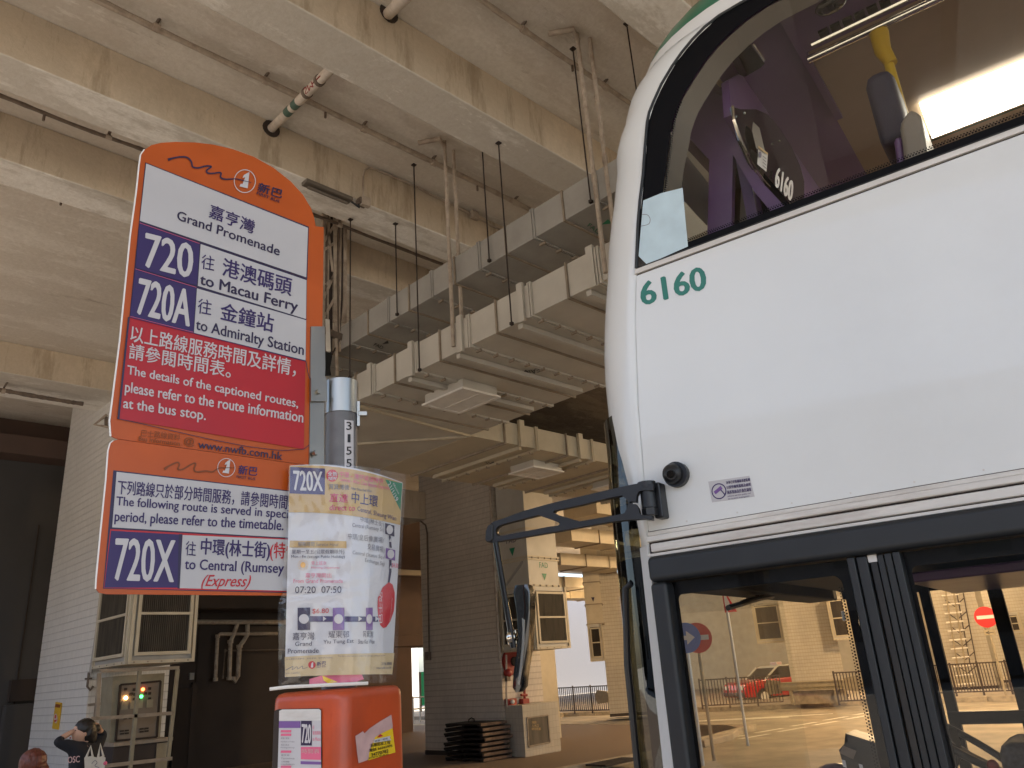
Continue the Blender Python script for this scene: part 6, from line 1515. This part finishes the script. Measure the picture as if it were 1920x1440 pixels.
poly('torn_sticker', [C4(*p) for p in [(748, 1170), (785, 1148), (812, 1128), (826, 1148), (870, 1105), (950, 1050), (1052, 990), (1064, 1085), (1062, 1110), (940, 1165), (880, 1260), (856, 1372), (775, 1400), (760, 1290)]], FR(.0012), 'pink paper', case)
poly('yellow_sticker', [C4(*p) for p in [(1062, 1104), (1087, 1308), (858, 1376), (866, 1310), (890, 1240), (915, 1180), (985, 1140)]], FR(.0018), 'yellow paper', case)
poly('sticker_ribbon', [C4(*p) for p in [(905, 1200), (1048, 1168), (1038, 1185), (1052, 1205), (900, 1228)]], FR(.0024), 'white print', case)
text('修窗 ‧ 玻璃', C4(915, 1222), C4(1020, 1198), C4(915, 1206), FR(.003), 'black print', case); text('昌隆鋁窗工程', C4(880, 1265), C4(1045, 1235), C4(878, 1235), FR(.003), 'black print', case, off=.01)
text('電話 66562975', C4(868, 1305), C4(1062, 1262), C4(866, 1280), FR(.003), 'black print', case, off=.03); text('24770782', C4(884, 1345), C4(1028, 1308), C4(882, 1318), FR(.003), 'black print', case, off=.04)
text('歡迎來電查詢', C4(862, 1365), C4(1028, 1328), C4(862, 1352), FR(.003), 'black print', case); text('▲', C4(930, 1184), C4(985, 1170), C4(930, 1160), FR(.003), 'red print', case)

# ================================================================== PEOPLE
def skin_mesh(name, verts, edges, radii, m, parent, root=0, sub=2):
    me = bpy.data.meshes.new(name); me.from_pydata([Vector(v) for v in verts], edges, []); ob = bpy.data.objects.new(name, me); COL.objects.link(ob)
    sk_ = ob.modifiers.new('k', 'SKIN'); sk_.use_smooth_shade = True
    for i, v in enumerate(me.skin_vertices[0].data):
        r = radii[i]; v.radius = r if isinstance(r, tuple) else (r, r); v.use_root = (i == root)
    ob.modifiers.new('s', 'SUBSURF').levels = sub
    dg = bpy.context.evaluated_depsgraph_get(); me2 = bpy.data.meshes.new_from_object(ob.evaluated_get(dg)); bpy.data.objects.remove(ob)
    me2.materials.clear(); me2.materials.append(MATS[m])
    for p in me2.polygons: p.use_smooth = True
    o = bpy.data.objects.new(name, me2); return link(o, parent)
def headmesh(b, c, s=1., face=Vector((0, -1, 0))):
    """head with brow, nose, lips and chin as one surface: radius varies round a sphere; face = looking direction"""
    f = face.normalized(); r_ = Vector((-f.y, f.x, 0)) if abs(f.z) < .9 else Vector((1, 0, 0)); r_.normalize(); u_ = r_.cross(f)*-1
    if u_.z < 0: u_ = -u_
    k = len(b.v); SEG, R = 28, 22
    for i in range(R+1):
        t = PI*i/R
        for j in range(SEG):
            p = 2*PI*j/SEG; x, y, z = math.sin(t)*math.cos(p), math.sin(t)*math.sin(p), math.cos(t)    # x forward
            w = .078*(1-.22*max(0, -z-.1)**1); d = .096; h = .118
            vx, vy, vz = x*d, y*w, z*h
            if x > 0:
                g = lambda zz0, yy0, sz, sy: math.exp(-((z-zz0)/sz)**2-((y-yy0)/sy)**2)
                vx += .020*g(-.22, 0, .13, .13)+.008*g(-.05, 0, .16, .10)+.008*g(-.55, 0, .07, .22)+.010*g(-.82, 0, .14, .25)-.008*g(.05, .3, .10, .13)-.008*g(.05, -.3, .10, .13)+.004*g(.18, 0, .08, .6)
                if z < -.5: vx -= .004
            elif z < -.45: vx *= .75
            v = c+(f*vx+r_*vy+u_*vz)*s; b.v.append(tuple(v))
    for i in range(R):
        for j in range(SEG): j2 = (j+1) % SEG; b.f.append((k+i*SEG+j, k+(i+1)*SEG+j, k+(i+1)*SEG+j2, k+i*SEG+j2))
    return f, r_, u_
GD = 9.6; gdir = Vector((math.sin(math.radians(18)), math.cos(math.radians(18)), 0)); gR = Vector((gdir.y, -gdir.x, 0))
gh = onV(154, 1371, gdir*GD, (gdir.x, gdir.y))          # head centre
G0 = Vector((gh.x+.02, gh.y, 0))
girl = empty('person', G0, label='woman in a black sweater, looking left with both hands on her head', cat='person')
def gp_(px, py, dep=0.):  # point at photo position, dep metres further away
    p = onV(px, py, gdir*(GD+dep), (gdir.x, gdir.y)); return p-G0
hc = gp_(155, 1373); nk = gp_(160, 1390, .01); ch = gp_(160, 1405, .02)
shL = gp_(143, 1401, -.08); elL = gp_(104, 1391, -.10); wrL = gp_(140, 1369, -.04); haL = gp_(160, 1357, .0)
shR = gp_(180, 1402, .10); elR = gp_(192, 1377, .22); wrR = gp_(186, 1366, .12); haR = gp_(180, 1357, .06)
pel = Vector((.02, 0, .92)); wst = Vector((.01, 0, 1.08))
V = [pel, wst, ch+Vector((0, 0, -.08)), nk, gp_(157, 1383, 0), shL, elL, wrL, shR, elR, wrR, pel+Vector((-.09, 0, -.04)), Vector((-.10, .0, .48)), Vector((-.10, .03, .07)), Vector((-.16, -.02, .04)), pel+Vector((.09, 0, -.04)), Vector((.10, 0, .48)), Vector((.10, .03, .07)), Vector((.05, -.02, .04))]
E_ = [(0, 1), (1, 2), (2, 3), (3, 4), (2, 5), (5, 6), (6, 7), (2, 8), (8, 9), (9, 10), (0, 11), (11, 12), (12, 13), (13, 14), (0, 15), (15, 16), (16, 17), (17, 18)]
Rr = [(.13, .10), (.105, .085), (.12, .09), .045, .045, .045, .035, .023, .045, .035, .023, .08, .055, .035, .03, .08, .055, .035, .03]
bd = skin_mesh('body', V, E_, Rr, 'skin', girl)
hb2 = MB(); hf, hr, hu = headmesh(hb2, hc, .98, (-gR*.93-gdir*.30+Vector((0, 0, .22))))
hd_ = hb2.build('head', 'skin', girl, smooth=True)
for s_ in (-1, 1):
    a = hc+hf*.078+hr*.030*s_+hu*.008; MB().sphere(a, .011, 10, 7, (1, 1, .6)).build('eye', 'hair black', hd_); 
    MB().obox(a+hu*.020-hr*.016, a+hu*.021+hr*.016, .006, .005).build('eyebrow', 'hair black', hd_)
    a = hc-hf*.005+hr*.074*s_-hu*.012; MB().sphere(a, .020, 10, 7, (.8, .5, 1.2)).build('ear', 'skin', hd_, smooth=True)
MB().sphere(hc+hf*.096-hu*.064, .015, 12, 8, (.5, 1.1, .6)).build('mouth', 'lips', hd_, smooth=True)
# hair: back-swept volume gathered up at the crown
hm = MB(); hm.sphere(hc-hf*.010+hu*.040, .100, 22, 14, (1, .92, .92)); hm.sphere(hc-hf*.045+hu*.005, .090, 18, 12, (.9, 1, 1.05)); hm.sphere(hc-hf*.085-hu*.02, .062, 16, 12, (1, 1, 1.5)); hm.sphere(hc-hf*.11+hu*.05, .045, 14, 10)
ho = hm.build('hair', 'hair black', girl, smooth=True)
dm = ho.modifiers.new('r', 'REMESH'); dm.mode = 'VOXEL'; dm.voxel_size = .008; dm.use_smooth_shade = True
tx_ = bpy.data.textures.new('hairnoise', 'CLOUDS'); tx_.noise_scale = .03; dd_ = ho.modifiers.new('d', 'DISPLACE'); dd_.texture = tx_; dd_.strength = .012
def hand(w, tip, par, nrm):
    """palm and five bent fingers from wrist w towards tip"""
    d = (tip-w).normalized(); n_ = (nrm-d*nrm.dot(d)).normalized(); s_ = d.cross(n_)
    vs = [w, w+d*.045]; es = [(0, 1)]; rs = [.022, (.034, .016)]
    for i, (o, l) in enumerate(((-.03, .060), (-.011, .072), (.010, .068), (.029, .054))):
        k_ = len(vs); vs += [w+d*.082+s_*o, w+d*(.082+l*.5)+s_*o*1.1-n_*.008, w+d*(.082+l*.85)+s_*o*1.15-n_*.026]; es += [(1, k_), (k_, k_+1), (k_+1, k_+2)]; rs += [.0095, .0085, .0075]
    k_ = len(vs); vs += [w+d*.03+s_*-.040-n_*.006, w+d*.062+s_*-.055-n_*.02]; es += [(0, k_), (k_, k_+1)]; rs += [.011, .009]
    return skin_mesh('hand', vs, es, rs, 'skin', par, sub=1)
hand(wrL, haL, girl, Vector((0, 0, 1))-gdir*.4); hand(wrR, haR, girl, Vector((0, 0, 1))+gR*.3)
SV = [Vector((.02, 0, .86)), wst, ch+Vector((0, 0, -.09)), nk+Vector((0, 0, -.045)), shL+Vector((0, 0, -.005)), elL, (elL*.55+wrL*.45), shR, elR, (elR*.35+wrR*.65)]
skin_mesh('sweater', SV, [(0, 1), (1, 2), (2, 3), (2, 4), (4, 5), (5, 6), (2, 7), (7, 8), (8, 9)], [(.16, .125), (.14, .11), (.15, .115), .062, .068, .056, .045, .068, .056, .044], 'sweater', girl)
skin_mesh('trousers', [pel, pel+Vector((-.09, 0, -.06)), Vector((-.10, 0, .48)), Vector((-.10, .03, .1)), pel+Vector((.09, 0, -.06)), Vector((.10, 0, .48)), Vector((.10, .03, .1))], [(0, 1), (1, 2), (2, 3), (0, 4), (4, 5), (5, 6)], [(.145, .11), .095, .07, .055, .095, .07, .055], 'trousers', girl)
fch = lambda px, py: gp_(px, py, -.155)
text('OSC', (127, 1431), (149, 1429), (127.5, 1419), fch, 'pink paper', girl, off=.035, name='sweater_letters')
bag = empty('tote_bag', G0, label='off-white canvas tote bag hanging from the woman\'s shoulder', cat='bag')
fbg = lambda px, py: gp_(px, py, -.20)
poly('bag_body', [(158, 1421), (170, 1418), (183, 1421), (191, 1418), (198, 1421), (193, 1470), (160, 1472)], fbg, 'canvas', bag, gdir*.05)
for p in (((162, 1420), (170, 1399), (174, 1420)), ((184, 1420), (188, 1395), (194, 1419))): MB().tube([fbg(*q) for q in p], .012, 6).build('strap', 'canvas', bag)
ribbon('bag_print', [(172, 1432), (178, 1426), (182, 1430), (178, 1436), (186, 1440), (176, 1446)], [.6]*6, lambda px, py: gp_(px, py, -.206), 'grey print', bag)
a = gp_(197, 1431, -.19); MB().sphere(a, .02, 10, 8).build('bag_tag', 'pink print', bag, smooth=True)
# second person: only the brown hair shows
h2 = onV(60, 1436, gdir*8.6, (gdir.x, gdir.y)); P2 = Vector((h2.x, h2.y, 0))
p2 = empty('person', P2, label='person with reddish brown hair at the lower left corner, only the head showing', cat='person')
hc2 = Vector((0, 0, h2.z)); z_ = h2.z-1.50
V = [Vector((0, 0, .9+z_)), Vector((0, 0, 1.1+z_)), Vector((0, 0, 1.24+z_)), Vector((0, 0, 1.36+z_)), Vector((0, 0, 1.43+z_)), gR*-.17+Vector((0, 0, 1.26+z_)), gR*-.2+Vector((0, 0, 1.0+z_)), gR*-.2+Vector((0, -.05, .8+z_)), gR*.17+Vector((0, 0, 1.26+z_)), gR*.2+Vector((0, 0, 1.0+z_)), gR*.2+Vector((0, -.05, .8+z_)),
     gR*-.09+Vector((0, 0, .8+z_)), gR*-.1+Vector((0, 0, .42)), gR*-.1+Vector((0, 0, .06)), gR*.09+Vector((0, 0, .8+z_)), gR*.1+Vector((0, 0, .42)), gR*.1+Vector((0, 0, .06))]
skin_mesh('body', V, [(0, 1), (1, 2), (2, 3), (3, 4), (2, 5), (5, 6), (6, 7), (2, 8), (8, 9), (9, 10), (0, 11), (11, 12), (12, 13), (0, 14), (14, 15), (15, 16)], [(.13, .1), (.11, .09), (.13, .09), .045, .045, .05, .035, .025, .05, .035, .025, .08, .055, .035, .08, .055, .035], 'skin', p2)
skin_mesh('coat', V[:3]+V[5:7]+V[8:10], [(0, 1), (1, 2), (2, 3), (3, 4), (2, 5), (5, 6)], [(.17, .13), (.15, .12), (.15, .11), .065, .05, .065, .05], 'trousers', p2)
hb3 = MB(); hf, hr, hu = headmesh(hb3, hc2, .95, -gR*.95-gdir*.25); hb3.build('head', 'skin', p2, smooth=True)
hm = MB(); hm.sphere(hc2-hf*.002+hu*.034, .106, 22, 14, (1, .95, 1.0)); hm.sphere(hc2-hf*.06-hu*.07, .078, 16, 12, (1, 1.1, 1.4))
ho2 = hm.build('hair', 'hair brown', p2, smooth=True); dm = ho2.modifiers.new('r', 'REMESH'); dm.mode = 'VOXEL'; dm.voxel_size = .008; dm.use_smooth_shade = True
dd_ = ho2.modifiers.new('d', 'DISPLACE'); dd_.texture = tx_; dd_.strength = .016

# ================================================================== TAXI
def taxi(loc, rz, label):
    e = empty('taxi', loc, rz, label=label, cat='taxi')
    Lx = 4.6; W = 1.7
    prof = [(0, .32), (0, .62), (.06, .82), (.25, .90), (1.05, .98), (1.30, .98), (3.55, 1.0), (4.35, .95), (4.55, .80), (4.6, .45), (4.5, .30), (3.95, .28), (3.9, .45), (3.72, .62), (3.45, .62), (3.27, .45), (3.22, .28), (1.28, .28), (1.23, .45), (1.05, .62), (.78, .62), (.60, .45), (.55, .30)]
    MB().prism([(x, 0, z) for x, z in prof], (0, W, 0)).build('body', 'taxi red', e, bevel=.05)
    cab = [(1.15, .97), (1.75, 1.40), (1.95, 1.46), (3.0, 1.47), (3.25, 1.42), (3.75, 1.0)]
    MB().prism([(x, .12, z) for x, z in cab], (0, W-.24, 0)).build('cabin_glass', 'car glass', e, bevel=.03)
    MB().prism([(1.72, .13, 1.40), (1.95, .13, 1.475), (3.0, .13, 1.485), (3.27, .13, 1.41), (3.0, .13, 1.40), (1.95, .13, 1.39)], (0, W-.26, 0)).build('roof', 'taxi silver', e, bevel=.03)
    for x0, z0_, x1, z1_ in ((1.12, .97, 1.76, 1.42), (2.45, .99, 2.45, 1.42), (3.78, .99, 3.24, 1.42)):
        for y in (.10, W-.10): MB().obox((x0, y, z0_), (x1, y, z1_), .05, .06).build('pillar', 'taxi silver', e)
    for x in (.92, 3.59):
        for y in (.02, W-.22):
            w_ = MB().tube([(x, y, .31), (x, y+.2, .31)], .31, 22).build('wheel', 'tyre', e); MB().tube([(x, y-.01, .31), (x, y+.21, .31)], .19, 14).build('rim', 'taxi silver', w_)
    for y in (.12, W-.42): MB().box((-.02, y, .62), (.06, y+.3, .76)).build('headlight', 'grille white', e, bevel=.02)
    MB().box((-.06, .05, .36), (.1, W-.05, .52)).build('bumper', 'black plastic', e, bevel=.03)
    for x in (1.25, 2.45, 3.5): MB().box((x, -.004, .40), (x+.012, .0, .97)).build('door_gap', 'void', e)
    s = MB().box((2.15, .62, 1.48), (2.45, 1.08, 1.62)).build('roof_sign', 'white print', e, bevel=.02)
    text3('TAXI', (2.148, 1.04, 1.51), (0, -.36, 0), (0, 0, .09), 'sign red', s); text3('TAXI', (2.19, .617, 1.51), (.22, 0, 0), (0, 0, .09), 'sign red', s)
    return e
tp_ = at_d(1398, 1300, 36.5); tq = at_d(1500, 1300, 38)
dv = Vector((tq.x-tp_.x, tq.y-tp_.y, 0)).normalized()
t1 = taxi((tp_.x, tp_.y, -.22), math.atan2(dv.y, dv.x), 'red taxi with silver roof behind the railing, seen through the front door glass')

# second taxi waits behind the camera; the door glass mirrors it
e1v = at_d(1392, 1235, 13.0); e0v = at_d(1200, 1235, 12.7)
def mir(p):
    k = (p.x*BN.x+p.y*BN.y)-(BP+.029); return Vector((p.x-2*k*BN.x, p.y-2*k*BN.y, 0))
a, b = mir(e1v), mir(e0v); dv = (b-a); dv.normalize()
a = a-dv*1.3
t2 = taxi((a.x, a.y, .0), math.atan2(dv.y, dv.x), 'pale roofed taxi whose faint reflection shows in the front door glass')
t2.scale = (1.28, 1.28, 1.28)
